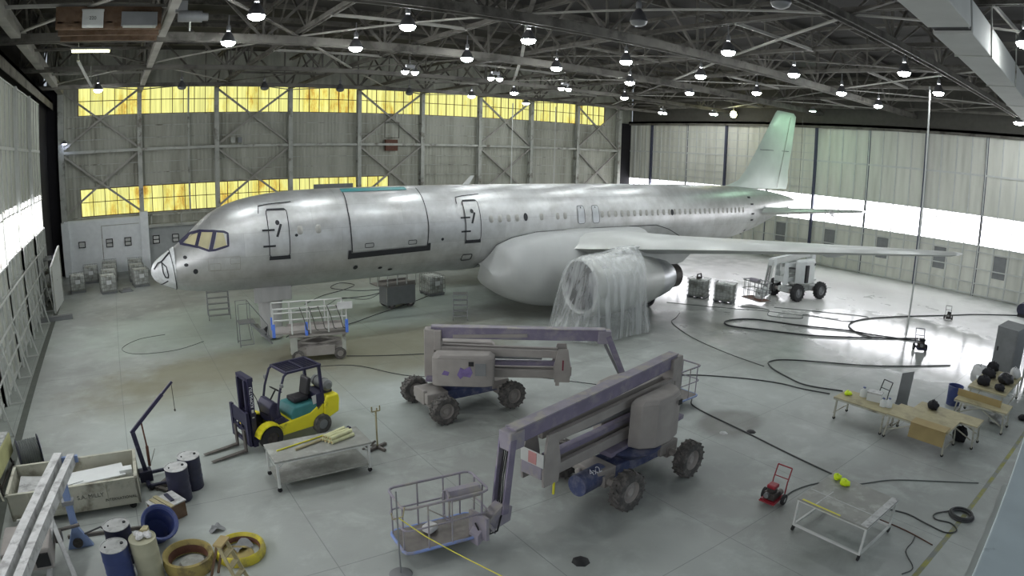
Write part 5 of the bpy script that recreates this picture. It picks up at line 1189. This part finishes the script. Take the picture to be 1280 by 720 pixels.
# gantry with twin beams at lower left
t = thing('gantry_hoist', 'gantry of twin pale beams on a light blue post at lower left', 'gantry', (-2.0, 13.4, 0), 0)
MB().bar((.06, .1, 2.15), (-.78, -4.4, 2.15), .18, .24).build('beam', M['drumlid'], t, smooth=0); MB().bar((.34, .03, 2.12), (-.5, -4.45, 2.12), .16, .22).build('beam', M['drumlid'], t, smooth=0)
MB().bb(-.1, .48, -.05, .03, 2.05, 2.2).build('tie_plate', M['ltblue'], t, smooth=0)
MB().prism([(-.04, .5), (-.24, 0), (.36, 0), (.12, .5), (.12, 2.02), (-.04, 2.02)], -.06, .06, 'y').build('post', M['ltblue'], t, smooth=0, bevel=.01); MB().bb(-.1, .16, -.1, .1, 1.1, 1.2).build('post_pin', M['cab'], t, smooth=0)
MB().cyl((.02, -.1, .15), (.02, .1, .15), .12).build('castor', M['engine'], t)
MB().tube([(.2, 0, .3), (.6, .1, .35), (.85, .0, .1), (.9, -.1, .02)], .022).build('post_hose', M['hose'], t)
t = thing('machine_frame', 'dusty grey machine frame with splayed legs under the gantry beams', 'machine', (-2.55, 12.6, 0), 0)
MB().bb(-.9, .15, -.6, .5, .45, .95).build('machine_body', M['dust'], t, smooth=0, bevel=.04)
MB().bar((.2, .35, 1.05), (.55, -.75, .0), .1, .06).bar((.2, .35, 1.05), (-.1, -.9, .0), .1, .06).bar((-.7, .4, .5), (-.8, .3, 0), .1, .1).bar((.2, .45, 1.0), (.25, .6, 0), .08, .06).build('splayed_legs', M['drumlid'], t, smooth=0)
MB().cyl((.2, .35, .75), (.75, .45, .75), .04).cyl((.2, .2, .7), (.35, .2, .7), .14).build('spindle', M['fork'], t); MB().bb(-.2, .1, -.64, -.6, .55, .85).build('vent_grille', M['black'], t, smooth=0)
MB().cyl((.1, .55, 1.05), (-.6, .6, 1.0), .03).build('cross_rod', M['steel'], t)
tag(MB().bb(-.9, 1.2, -.03, .03, 0, .08).build('steel_bar', M['fork'], None, smooth=0, loc=(-1.35, 13.75, 0), rz=-.1), 'long steel bar on the floor between skip and drums', 'bar')

# rolling work table with rolls and yellow poles
t = thing('work_table', 'low grey-topped work table on castors in front of the forklift', 'table', (4.28, 14.55, 0), .0)
MB().bb(-1.32, 1.28, -.56, .56, .82, .87).build('table_top', M['tabletop'], t, smooth=0, bevel=.008); MB().bb(-1.25, 1.22, -.5, .5, .2, .24).build('lower_shelf', M['tabletop'], t, smooth=0)
for sx in (-1.25, 1.2):
    for sy in (-.5, .5):
        l = MB().bb(sx - .03, sx + .03, sy - .03, sy + .03, .12, .82).bar((sx, sy, .62), (sx * .84, sy, .82), .03, .03).build('leg', M['white'], t, smooth=0); MB().cyl((sx, sy - .02, .06), (sx, sy + .02, .06), .06, n=12).build('castor', M['black'], l)
m = MB(); [m.bb(-1.3, 1.26, y - .025, y + .025, .79, .83) for y in (-.53, .53)]; [m.bb(x - .025, x + .025, -.53, .53, .79, .83) for x in (-1.28, 1.24)]; m.build('top_frame', M['white'], t, smooth=0)
random.seed(9)
base = None
for i, (dx, dy, dz) in enumerate(((0, 0, 0), (.06, -.1, 0), (.12, -.2, 0), (.18, -.3, 0), (.04, -.05, .1), (.1, -.155, .1), (.15, -.26, .1))):
    labs = ('rearmost paper roll of the bundle, bottom layer', 'second paper roll from the rear, bottom layer', 'third paper roll from the rear, bottom layer', 'foremost paper roll of the bundle, bottom layer', 'rear paper roll of the bundle, top layer', 'middle paper roll of the bundle, top layer', 'front paper roll of the bundle, top layer')
    if base is None:
        base = thing('paper_roll', labs[0], 'roll', (4.75 + dx, 14.75 + dy, .92 + dz), .35, 'paper rolls on the work table')
        MB().cyl((-.36, 0, 0), (.36, 0, 0), .05, n=14).build('roll_body', M['paper'], base); MB().cyl((-.37, 0, 0), (-.36, 0, 0), .03, n=10).build('roll_core', M['card'], base)
    else: dup(base, (4.75 + dx, 14.75 + dy, .92 + dz), .35 + random.uniform(-.06, .06), labs[i], 'paper rolls on the work table')
tag(MB().cyl((-1.0, 0, 0), (1.0, 0, 0), .02, n=8).build('yellow_pole', M['yelpole'], None, loc=(4.15, 14.8, .895), rz=.25), 'long yellow pole lying across the grey work table', 'pole')
tag(MB().cyl((-.5, 0, 0), (.5, 0, 0), .035, n=10).build('cardboard_tube', M['ply'], None, loc=(4.1, 14.55, .91), rz=.33), 'tan tube lying beside the yellow pole on the work table', 'tube')
tag(MB().bb(-.12, .12, -.03, .03, -.02, .02).bb(.1, .16, -.06, .06, -.02, .04).build('clamp', M['navy'], None, smooth=0, loc=(5.2, 14.98, .9), rz=.3), 'dark clamp on the rear corner of the grey work table', 'tool')
# jack stand
t = thing('jack_stand', 'tall thin support stand with forked top right of the work table', 'stand', (6.2, 15.2, 0))
MB().cyl((0, 0, .1), (0, 0, 1.15), .025, n=10).build('column', M['ply'], t); MB().bar((-.3, -.1, .05), (.3, .1, .05), .08, .08).bar((-.1, .3, .05), (.1, -.3, .05), .08, .08).bar((-.4, .15, .0), (-.05, .0, .25), .05, .05).build('stand_feet', M['fork'], t, smooth=0)
MB().bar((-.12, 0, 1.15), (.12, 0, 1.15), .03, .03).bar((-.12, 0, 1.15), (-.12, 0, 1.3), .03, .03).bar((.12, 0, 1.15), (.12, 0, 1.3), .03, .03).bar((.03, 0, 1.15), (.03, 0, 1.24), .03, .03).build('fork_head', M['ply'], t, smooth=0)

# stanchion with yellow cord near the big basket
t = thing('stanchion', 'slim grey post with small crossbar in front of the near basket', 'post', (4.27, 9.7, 0)); MB().cyl((0, 0, .02), (0, 0, 1.95), .018, n=8).build('post_rod', M['cab'], t); MB().lathe([(0, .04), (.2, .03), (.24, 0), (0, 0)], (0, 0, 0), 'z', 24).build('round_base', M['cab'], t)
MB().tube([(-.12, 0, 1.5), (-.1, 0, 1.35), (.12, 0, 1.35), (.16, 0, 1.55)], .015, 6).build('hook_bar', M['ply'], t)
tag(MB().tube([(4.3, 9.68, 1.35), (4.6, 9.2, 1.12), (4.95, 8.5, .98), (5.35, 7.4, .93), (5.7, 6.4, 1.0)], .011, 6).build('yellow_rope', M['yelpole']), 'yellow cord running from the slim post across the near basket', 'cord')

tag(MB().lathe([(0, 0), (.15, 0), (.17, .34), (.18, .36), (.15, .36), (.13, .04), (0, .04)], (0, 0, 0), 'z', 20).build('white_bucket', M['board'], None, loc=(15.75, 13.05, .34)), 'white bucket standing in the basket of the boom lift marked 1', 'bucket')
tag(MB().box((0, 0, 0), (.3, .25, .16)).build('white_pouch', M['cloth'], None, smooth=0, bevel=.05, loc=(5.3, 10.35, .43), rz=.4), 'crumpled white pouch on the floor of the nearest basket', 'pouch')
# ------------------------------------------------------------------ right-hand side: tables and machines
def trestle(label, x0, x1, y0, y1, z, top='ply', loc=(0, 0), braces=True, name='trestle_table', foot=.0, legm='binpaint', splay=.08):
    cx, cy = (x0 + x1) / 2, (y0 + y1) / 2
    t = thing(name, label, 'table', (cx, cy, 0)); a, b = (x1 - x0) / 2, (y1 - y0) / 2
    MB().bb(-a, a, -b, b, z - .03, z).build('table_top', M[top], t, smooth=0, bevel=.005)
    m = MB(); [m.bb(-a, a, y - .025, y + .025, z - .09, z - .03) for y in (-b + .03, b - .03)]; [m.bb(x - .025, x + .025, -b, b, z - .09, z - .03) for x in (-a + .03, a - .03)]; m.build('apron', M[legm], t, smooth=0)
    for sx in (-1, 1):
        for sy in (-1, 1): 
            l = MB().bar((sx * (a - .05), sy * (b - .12), z - .05), (sx * (a - .05), sy * (b - .12 + splay), .06), .05, .05).build('leg', M[legm], t, smooth=0)
            MB().cyl((sx * (a - .05) - .02, sy * (b - .12 + splay), .05), (sx * (a - .05) + .02, sy * (b - .12 + splay), .05), .05, n=12).build('castor', M['black'], l)
    if braces:
        for sx in (-1, 1): MB().bar((sx * (a - .05), -b + .14, .3), (sx * (a - .05), 0, z - .08), .035, .035).bar((sx * (a - .05), b - .14, .3), (sx * (a - .05), 0, z - .08), .035, .035).build('brace', M[legm], t, smooth=0)
    for sy in (-1, 1): MB().bar((-a + .05, sy * (b - .06), .22), (a - .05, sy * (b - .06), .22), .03, .03).build('stretcher', M[legm], t, smooth=0)
    return t
trestle('long pale folding table carrying cloths and white cartons, leftmost on the right', 19.35, 20.45, 6.75, 8.75, .78, splay=.0, braces=False)
trestle('middle plywood trestle table with cardboard hanging over its side', 19.3, 20.6, 4.6, 6.75, .82)
trestle('plywood trestle table set against the middle one, nearer the corner', 20.65, 21.5, 4.0, 6.3, .8)
trestle('plywood table with upright cardboard strip in front of the bag-strewn bench', 22.8, 23.85, 3.5, 5.5, .8)
trestle('bench heaped with black bags beside the grey cabinet', 24.4, 27.6, 3.95, 5.45, .92, braces=False)
tag(MB().box((0, 0, -.22), (.02, 1.2, .5), 0, 0, .12).box((.2, 0, .03), (.55, 1.2, .012)).build('cardboard_sheet', M['card'], None, smooth=0, loc=(19.22, 5.25, .82)), 'cardboard sheet draped over the edge of the middle trestle table', 'cardboard')
tag(MB().bb(-.02, .02, -.85, .85, 0, .24).build('cardboard_strip', M['card'], None, smooth=0, loc=(23.3, 4.7, .8), rz=-.06), 'upright brown cardboard strip standing on the plywood table', 'cardboard')
def bag(x, y, z, sx, sy, sz, rz, label, mt='blackcloth', cat='bag', name='black_bag', seed=1):
    random.seed(seed); ph = [random.random() * 6 for _ in range(4)]
    t = thing(name, label, cat, (x, y, z), rz)
    def fn(u, v):
        a = 2 * PI * u; b_ = PI * v - PI / 2; k = 1 + .14 * math.sin(3 * a + ph[0]) * math.cos(b_) + .1 * math.sin(5 * a + 4 * b_ + ph[1])
        return (sx * .5 * math.cos(a) * math.cos(b_) ** .6 * k if math.cos(b_) > 0 else 0, sy * .5 * math.sin(a) * max(math.cos(b_), 0) ** .6 * k, max(0, sz * .5 * (1 + math.sin(b_) * k)))
    MB().grid(fn, 20, 12, True).build('bag_body', M[mt], t)
    MB().tube([(-sx * .2, 0, sz * .9), (-sx * .15, .02, sz * 1.12), (sx * .12, 0, sz * 1.15), (sx * .2, 0, sz * .88)], .015, 6).build('strap', M[mt], t)
    return t
bag(21.05, 5.75, .81, .5, .38, .27, .3, 'black bag on the plywood table set against the middle one', seed=3)
bag(25.0, 5.0, .93, .65, .5, .34, 0, 'largest black bag at the front of the bench', seed=4); bag(24.85, 4.3, .93, .5, .4, .22, .4, 'flat black bag on the near right corner of the bench', seed=5)
bag(26.3, 5.1, .93, .7, .5, .3, .8, 'black bag in the middle of the bench behind the largest one', seed=6); bag(27.3, 5.2, .93, .6, .5, .36, .2, 'black bag at the far end of the bench by the cabinet', seed=7)
bag(26.0, 4.35, .93, .8, .6, .38, .2, 'dark grey jacket bundle on the right of the bench', 'seat', 'clothing', 'jacket_bundle', seed=8); bag(27.0, 4.2, .93, .45, .4, .42, 1, 'white crumpled cloth heap on the right of the bench', 'cloth', 'cloth', 'cloth_heap', seed=9)
bag(28.2, 5.9, 0, .8, .7, .8, .3, 'pale crumpled sheeting heaped on the floor at the far end of the bench', 'cloth', 'cloth', 'cloth_heap', seed=10)
bag(23.9, 4.0, 0, .6, .6, .35, .3, 'pale plastic sack under the plywood table by the bench', 'drumlid', 'sack', 'plastic_sack', seed=11); bag(21.1, 4.6, 0, .45, .5, .5, .3, 'black sack on the floor under the corner table', 'blackcloth', 'sack', 'plastic_sack', seed=12)
bag(25.2, 3.2, 0, .5, .4, .15, .3, 'small dark shoe-like bundle on the floor right of the bench', 'blackcloth', 'bundle', 'dark_bundle', seed=13)
tag(MB().bb(-.2, .2, -.13, .13, 0, .05).build('paper_pad', M['board'], None, smooth=0, loc=(25.7, 5.35, .93), rz=.3), 'white paper pad lying between the black bags', 'paper')
tag(MB().lathe([(0, 0), (.26, 0), (.3, .72), (.31, .75), (.28, .75), (.24, .05), (0, .04)], (0, 0, 0), 'z', 28).build('blue_bin', M['blue'], None, smooth=50, loc=(24.55, 5.95, 0)), 'blue open bin standing at the left end of the bench', 'bin')
bag(19.95, 8.5, .78, .36, .26, .12, .4, 'fluorescent yellow cloth at the left end of the folding table', 'lime', 'cloth', 'yellow_cloth', seed=14)
for i, (x, y, s, lab) in enumerate(((20.25, 8.05, .13, 'white plastic jug on the folding table beside the yellow cloth'), (19.9, 7.15, .11, 'white jug right of the carton on the folding table'), (20.0, 6.98, .12, 'rightmost white jug on the folding table'))):
    t = thing('plastic_jug', lab, 'jug', (x, y, .78)); MB().lathe([(0, 0), (s, .0), (s, s * 1.6), (s * .4, s * 2.1), (s * .35, s * 2.4), (0, s * 2.4)], (0, 0, 0), 'z', 14).build('jug_body', M['board'], t, smooth=50); MB().lathe([(s * .4, s * 2.3), (s * .4, s * 2.55), (0, s * 2.55)], (0, 0, 0), 'z', 10).build('cap', M['blue'], t)
t = thing('white_carton', 'white carton with lid in the middle of the folding table', 'carton', (20.2, 7.6, .78), .2); MB().bb(-.17, .17, -.25, .25, 0, .26).build('carton_body', M['board'], t, smooth=0); MB().bb(-.18, .18, -.26, .26, .26, .31).build('lid', M['drumlid'], t, smooth=0)
# standing board
t = thing('standing_board', 'narrow grey-blue board standing upright behind the tables', 'board', (22.75, 7.45, 0), math.radians(-72)); MB().prism([(-.22, 0), (.22, 0), (.26, 1.35), (-.18, 1.2)], -.03, .03, 'y').build('sheet', M['cab'], t, smooth=0); MB().bb(-.25, .25, .03, .3, 0, .04).build('foot', M['cab'], t, smooth=0)

def washer(label, loc, rz, paint, eng='engine', s=1.0):
    t = thing('pressure_washer', label, 'machine', loc, rz)
    for sy in (-1, 1):
        MB().tube([(-.3 * s, sy * .2 * s, .12 * s), (.3 * s, sy * .2 * s, .14 * s), (.34 * s, sy * .2 * s, .5 * s), (.48 * s, sy * .2 * s, .85 * s)], .018 * s, 8).build('side_frame', M[paint], t)
        wh = MB().lathe([(.07 * s, -.04 * s), (.14 * s, -.035 * s), (.14 * s, .035 * s), (.07 * s, .04 * s)], (.12 * s, sy * .28 * s, .14 * s), 'y', 18, False).build('wheel', M['dkrubber'], t); MB().lathe([(0, -.03 * s), (.07 * s, -.03 * s), (.07 * s, .03 * s), (0, .03 * s)], (.12 * s, sy * .28 * s, .14 * s), 'y', 12).build('hub', M['drumlid'], wh)
    for (x_, z_, r_) in ((.48, .85, .018), (.37, .58, .014), (-.3, .12, .018)): MB().cyl((x_ * s, -.2 * s, z_ * s), (x_ * s, .2 * s, z_ * s), r_ * s, n=8).build('cross_bar', M[paint], t)
    MB().bb(-.28 * s, .28 * s, -.2 * s, .2 * s, .13 * s, .17 * s).build('base_plate', M[paint], t, smooth=0)
    MB().bb(-.22 * s, .1 * s, -.15 * s, .15 * s, .17 * s, .36 * s).cyl((-.08 * s, 0, .36 * s), (-.08 * s, 0, .46 * s), .13 * s).build('motor_block', M[eng], t, smooth=30, bevel=.01)
    MB().bb(-.2 * s, .06 * s, -.12 * s, .12 * s, .46 * s, .56 * s).build('fuel_tank', M[paint if paint == 'red' else 'black'], t, smooth=0, bevel=.03)
    MB().cyl((.12 * s, -.1 * s, .25 * s), (.26 * s, -.1 * s, .25 * s), .08 * s).build('pump', M['fork'], t); MB().cyl((-.3 * s, .05 * s, .3 * s), (-.22 * s, .05 * s, .3 * s), .07 * s).build('silencer', M['lampcan'], t)
    return t
washer('red-framed pressure washer standing alone left of the white-framed table', (12.95, 6.98, 0), .1, 'red')
washer('dark pressure washer with tall handle behind the folding table', (21.8, 8.1, 0), -.3, 'black', s=1.05)
washer('dark blue-black pump unit standing in the bright puddle', (31.0, 9.7, 0), .6, 'navy', s=1.15)
washer('small dark pump near the right door wall', (39.9, 11.0, 0), .4, 'engine', s=.9)
t = thing('floor_motor', 'dark squat motor at the right edge by the door wall', 'motor', (46.6, 7.5, 0)); MB().cyl((-.45, 0, .5), (.45, 0, .5), .42, n=20).build('motor_drum', M['dkblue'], t); MB().bb(-.5, .5, -.3, .3, 0, .2).build('base', M['black'], t, smooth=0); MB().cyl((.45, 0, .5), (.6, 0, .5), .1).build('shaft', M['steel'], t)
t = thing('grey_cabinet', 'tall grey metal cabinet at the right edge behind the bags', 'cabinet', (31.4, 5.4, 0), -.25)
MB().bb(-.5, .5, -.55, .55, 0, 2.0).build('cabinet_body', M['cab'], t, smooth=0, bevel=.02); MB().prism([(-.5, 2.0), (.5, 2.0), (.5, 2.22), (-.5, 2.05)], -.55, .55, 'y').build('sloped_top', M['cab'], t, smooth=0)
d = MB().bb(-.52, -.5, -.5, .5, .08, 1.95).build('door', M['cab'], t, smooth=0); MB().bb(-.56, -.52, .32, .38, .95, 1.15).build('handle', M['black'], d, smooth=0)
for i, (x, y, h, lab) in enumerate(((31.0, 4.4, 1.9, 'tall dark pole leaning beside the grey cabinet'), (30.4, 4.3, 1.7, 'pale pole leaning right of the grey cabinet'))):
    tag(MB().cyl((0, 0, 0), (.2, .1, h), .05 if i == 0 else .03, n=8).build('leaning_pole', M['black' if i == 0 else 'drumlid'], None, loc=(x, y, 0)), lab, 'pole')
tag(MB().bb(-.5, .5, -.4, .4, 0, 1.4).bb(-.45, .45, -.42, -.38, .2, 1.3).build('dark_locker', M['blackcloth'], None, smooth=0, bevel=.03, loc=(29.6, 3.6, 0)), 'black locker-like box at the right edge beyond the bench', 'box')

# white-framed table
t = thing('frame_table', 'white tube-framed trolley with grey board top near lower right', 'table', (13.1, 4.98, 0))
TL = [(-.86, .9), (-.84, -.86), (.82, -.86), (.86, .9)]
MB().prism([(-.92, .92), (-.9, -.9), (.86, -.9), (.9, .95)], .85, .89, 'z').build('board_top', M['tabletop'], t, smooth=0)
MB().bb(-.3, -.27, -.88, .92, .89, .893).bb(-.9, .0, .45, .48, .89, .893).build('board_seam', M['drumlid'], t, smooth=0); MB().bb(-.88, .86, -.9, -.72, .89, .895).build('pale_strip', M['drumlid'], t, smooth=0)
MB().bar((-.88, .8, .87), (-.88, -.2, .87), .05, .055).build('yellow_edge_tape', M['yelpole'], t, smooth=0)
fr = MB()
for i in range(4):
    a, b_ = TL[i], TL[(i + 1) % 4]; fr.bar((a[0], a[1], .82), (b_[0], b_[1], .82), .05, .05)
    fr.bar((a[0], a[1], .17), (b_[0], b_[1], .17), .05, .05)
fr.build('frame_rails', M['white'], t, smooth=0)
for (x, y) in TL:
    l = MB().bar((x, y, .15), (x, y, .84), .05, .05).build('leg', M['white'], t, smooth=0); MB().cyl((x, y - .02, .07), (x, y + .02, .07), .07, n=14).bb(x - .02, x + .02, y - .03, y + .03, .08, .15).build('castor', M['black'], l)
bag(13.75, 5.7, .89, .24, .2, .13, .4, 'fluorescent yellow rag, left one on the white-framed table', 'lime', 'cloth', 'yellow_rag', seed=15)
bag(13.62, 5.42, .89, .3, .24, .14, .9, 'fluorescent yellow rag, right one on the white-framed table', 'lime', 'cloth', 'yellow_rag', seed=16)

# hoses and cables on the floor
def smooth_path(P, n=6):
    P = [Vector(p) for p in P]; o = []
    for i in range(len(P) - 1):
        a = P[max(i - 1, 0)]; b = P[i]; c = P[i + 1]; d = P[min(i + 2, len(P) - 1)]
        for k in range(n):
            t_ = k / n; o.append(.5 * ((2 * b) + (c - a) * t_ + (2 * a - 5 * b + 4 * c - d) * t_ ** 2 + (3 * b - a - 3 * c + d) * t_ ** 3))
    return o + [P[-1]]
def hose(label, pts, r=.03, mt='hose', cat='hose', name='floor_hose'):
    r *= .68
    tag(MB().tube(smooth_path([(x, y, r + .003) for x, y in pts]), r, 6).build(name, M[mt]), label, cat)
hose('thick black hose looping through the puddle to the pump unit', [(33.2, 10.6), (31.4, 12.0), (30.2, 13.0), (28.5, 14.6), (27.2, 16.6), (26.3, 18.2), (27.0, 18.9), (28.6, 18.3), (29.8, 16.0), (31.2, 13.9), (31.6, 12.6), (32.6, 10.3), (31.4, 9.8)], .06)
hose('long dark hose running from the puddle to the far right motor', [(46.5, 7.7), (43.5, 10.0), (41.5, 11.1), (37.5, 13.3), (34.6, 14.5), (32.6, 14.5), (31.4, 13.6), (31.0, 12.4)], .055)
hose('dark hose running along the near edge of the puddle to the bench', [(29.8, 7.7), (26.6, 10.1), (24.1, 13.0), (23.0, 13.6), (22.3, 13.1), (21.8, 12.0), (21.6, 11.0), (22.2, 9.7)], .04)
hose('dark hose from the lift basket towards the folding table', [(17.3, 15.2), (18.8, 14.5), (20.2, 13.0), (20.9, 11.8), (21.1, 10.9), (21.5, 9.9)], .035)
hose('thin black cable running from the big lift to the white-framed table', [(17.4, 14.2), (16.9, 13.0), (16.3, 12.3), (16.0, 10.0), (15.7, 7.8), (15.5, 5.6)], .03)
hose('grey hose from the red washer past the white-framed table', [(13.1, 6.8), (13.9, 6.9), (14.9, 6.6), (15.5, 5.9), (16.6, 5.2), (17.5, 4.2), (18.4, 3.1)], .022, 'hose2')
hose('black hose from the table to the coil', [(14.9, 4.7), (15.1, 4.1), (15.0, 3.5), (14.95, 2.95), (15.25, 2.75), (15.5, 3.0), (15.4, 3.4), (15.7, 3.5), (16.3, 3.1)], .025)
hose('thin cable on the floor at the lower right', [(14.2, 3.5), (13.9, 3.45), (13.4, 3.4), (12.9, 3.0), (12.5, 3.1)], .018)
hose('thin pinkish hose lying right of the white-framed table', [(14.3, 4.6), (14.3, 3.8), (14.15, 3.0)], .02, 'rust')
m = MB()
for k in range(5): m.tube([((.34 - .025 * k) * math.cos(2 * PI * j / 30), (.34 - .025 * k) * math.sin(2 * PI * j / 30) + .02 * (k % 2), .025 + .035 * (k % 3)) for j in range(30)], .025, 6, True)
tag(m.build('hose_coil', M['hose'], None, loc=(16.1, 2.9, 0)), 'coil of black hose on the floor at the lower right', 'hose')
hose('thin cable curving from the engine sheet across the floor', [(26.2, 21.5), (25.2, 20.9), (24.2, 20.3), (23.0, 18.0), (22.4, 15.6), (22.2, 13.4)], .02)
hose('tangled grey hoses between the two totes and the puddle', [(30.5, 20.7), (31.4, 19.2), (30.2, 18.3), (31.3, 16.9), (32.4, 17.2), (33.2, 14.9), (35.4, 14.6), (34.0, 16.9), (32.3, 19.3)], .03, 'hose2')
hose('long thin hose from behind the engine to the far lift platform', [(27.5, 23.6), (29.2, 21.2), (30.9, 19.2), (32.1, 17.1), (33.3, 15.5)], .022, 'hose2')
hose('thin dark hose crossing the floor under the fuselage', [(6.9, 27.3), (8.4, 28.7), (9.9, 28.0), (12.2, 29.2), (15.4, 31.0), (18.0, 32.8)], .025)
hose('coiled dark cable lying beyond the fuselage near the lift with raised rails', [(9.5, 33.0), (11.0, 34.6), (12.6, 35.5), (13.8, 36.6), (13.2, 37.6), (12.2, 36.4), (13.4, 34.9), (14.8, 34.4), (13.6, 33.4), (11.6, 33.4)], .03)
hose('pale greenish hose winding beyond the fuselage', [(8.6, 31.8), (10.4, 32.2), (11.8, 33.6), (13.0, 32.6), (14.4, 33.8)], .025, 'hose2')
hose('dark hose from the padded scissor lift to the marked boom lift', [(8.4, 23.5), (9.6, 22.9), (11.4, 22.2), (12.6, 21.9)], .025)
hose('straight dark hose running behind the marked boom lift', [(6.0, 22.9), (8.2, 22.3), (9.8, 20.0), (13.0, 18.2), (14.6, 16.4), (15.6, 14.9)], .02)
hose('ring of dark hose lying on the floor left of the ladder', [(1.7, 30.4), (.4, 30.1), (-.4, 28.9), (.2, 27.8), (1.9, 27.6), (3.3, 28.4)], .015, 'hose2')
tag(MB().tube([(.35 * math.cos(PI * k / 14), .1 * math.sin(k), .03 + .25 * math.sin(PI * k / 14)) for k in range(15)], .03).build('bent_pipe', M['fork'], None, loc=(-1.7, 16.6, 0)), 'bent pipe hoop on the floor just behind the skip', 'pipe')
# debris flakes on the floor
for (x, y, s, lab, mt) in ((16.2, 9.9, .16, 'small dark lump on the stained floor right of the near boom lift', 'black'), (15.4, 10.4, .14, 'shiny silver scrap on the stained floor right of the near boom lift', 'drumlid'), (7.6, 8.1, .2, 'dark oily rag on the floor below the near boom lift', 'black'), (2.9, 18.6, .05, 'tiny dark fleck on open floor left of the forklift', 'black')):
    tag(MB().lathe([(0, .0), (s, 0), (s * .7, s * .25), (0, s * .3)], (0, 0, 0), 'z', 7).build('floor_scrap', M[mt], None, loc=(x, y, 0)), lab, 'scrap')
# worn yellow safety line painted on the floor at the right
tag(MB().bb(9, 34, 2.78, 2.9, .001, .003).build('trim_floor_line', mat('worn_yellow_line', '8f8f4a', .7, var=.2, scale=3, dirt='7d817b', dirt_amt=.75), smooth=0), None, None, None, 'structure')
# ------------------------------------------------------------------ world fill light, let in where the front wall is left out; camera
w = bpy.data.worlds.new('world'); w.use_nodes = True; SC.world = w
w.node_tree.nodes['Background'].inputs[0].default_value = (.80, .9, 1.0, 1); w.node_tree.nodes['Background'].inputs[1].default_value = .5
# lights added on the high-bay lamp grid, without fixtures, to brighten the lower-left floor
for x, y in ((4.4, 15.3), (-1.0, 20.7), (-1.0, 15.3)):
    ld = bpy.data.lights.new('added_ceiling_light', 'AREA'); ld.shape = 'DISK'; ld.size = .56; ld.energy = 150; ld.color = (.95, 1, 1)
    lo = bpy.data.objects.new('added_ceiling_light', ld); lo.location = (x, y, 12.55); COL.objects.link(lo)
cd = bpy.data.cameras.new('camera'); cam = bpy.data.objects.new('camera', cd); COL.objects.link(cam); SC.camera = cam
ya, pi_, ro = 0.61277, 0.20921, 0.02352
f = Vector((math.sin(ya) * math.cos(pi_), math.cos(ya) * math.cos(pi_), -math.sin(pi_))); r = Vector((math.cos(ya), -math.sin(ya), 0)); u = r.cross(f)
r2 = r * math.cos(ro) + u * math.sin(ro); u2 = u * math.cos(ro) - r * math.sin(ro)
Mx = Matrix((r2, u2, -f)).transposed().to_4x4(); Mx.translation = (0, 0, 8.1); cam.matrix_world = Mx
# the photograph was taken with a wide action-camera lens: barrel distortion, modelled by a fisheye polynomial
cd.type = 'PANO'; cd.panorama_type = 'FISHEYE_LENS_POLYNOMIAL'; cd.sensor_fit = 'HORIZONTAL'; cd.sensor_width = 36; cd.sensor_height = 20.25
FP, KP, pm = 796.54, -0.0348, 1280 / 36
cd.fisheye_fov = PI; cd.fisheye_polynomial_k0 = 0; cd.fisheye_polynomial_k1 = -pm / FP; cd.fisheye_polynomial_k2 = 0; cd.fisheye_polynomial_k3 = -KP * (pm / FP) ** 3; cd.fisheye_polynomial_k4 = 0
cd.clip_end = 300
SC.view_settings.view_transform = 'Standard'; SC.view_settings.look = 'None'; SC.view_settings.gamma = 1; SC.view_settings.use_curve_mapping = False
SC.view_settings.exposure = 0
try:
    SC.cycles.max_bounces = 8; SC.cycles.diffuse_bounces = 4; SC.cycles.glossy_bounces = 3; SC.cycles.transparent_max_bounces = 12; SC.cycles.transmission_bounces = 4
    SC.cycles.caustics_reflective = False; SC.cycles.caustics_refractive = False; SC.cycles.sample_clamp_indirect = 6
    SC.cycles.use_denoising = True; SC.cycles.use_light_tree = True
except Exception:
    pass
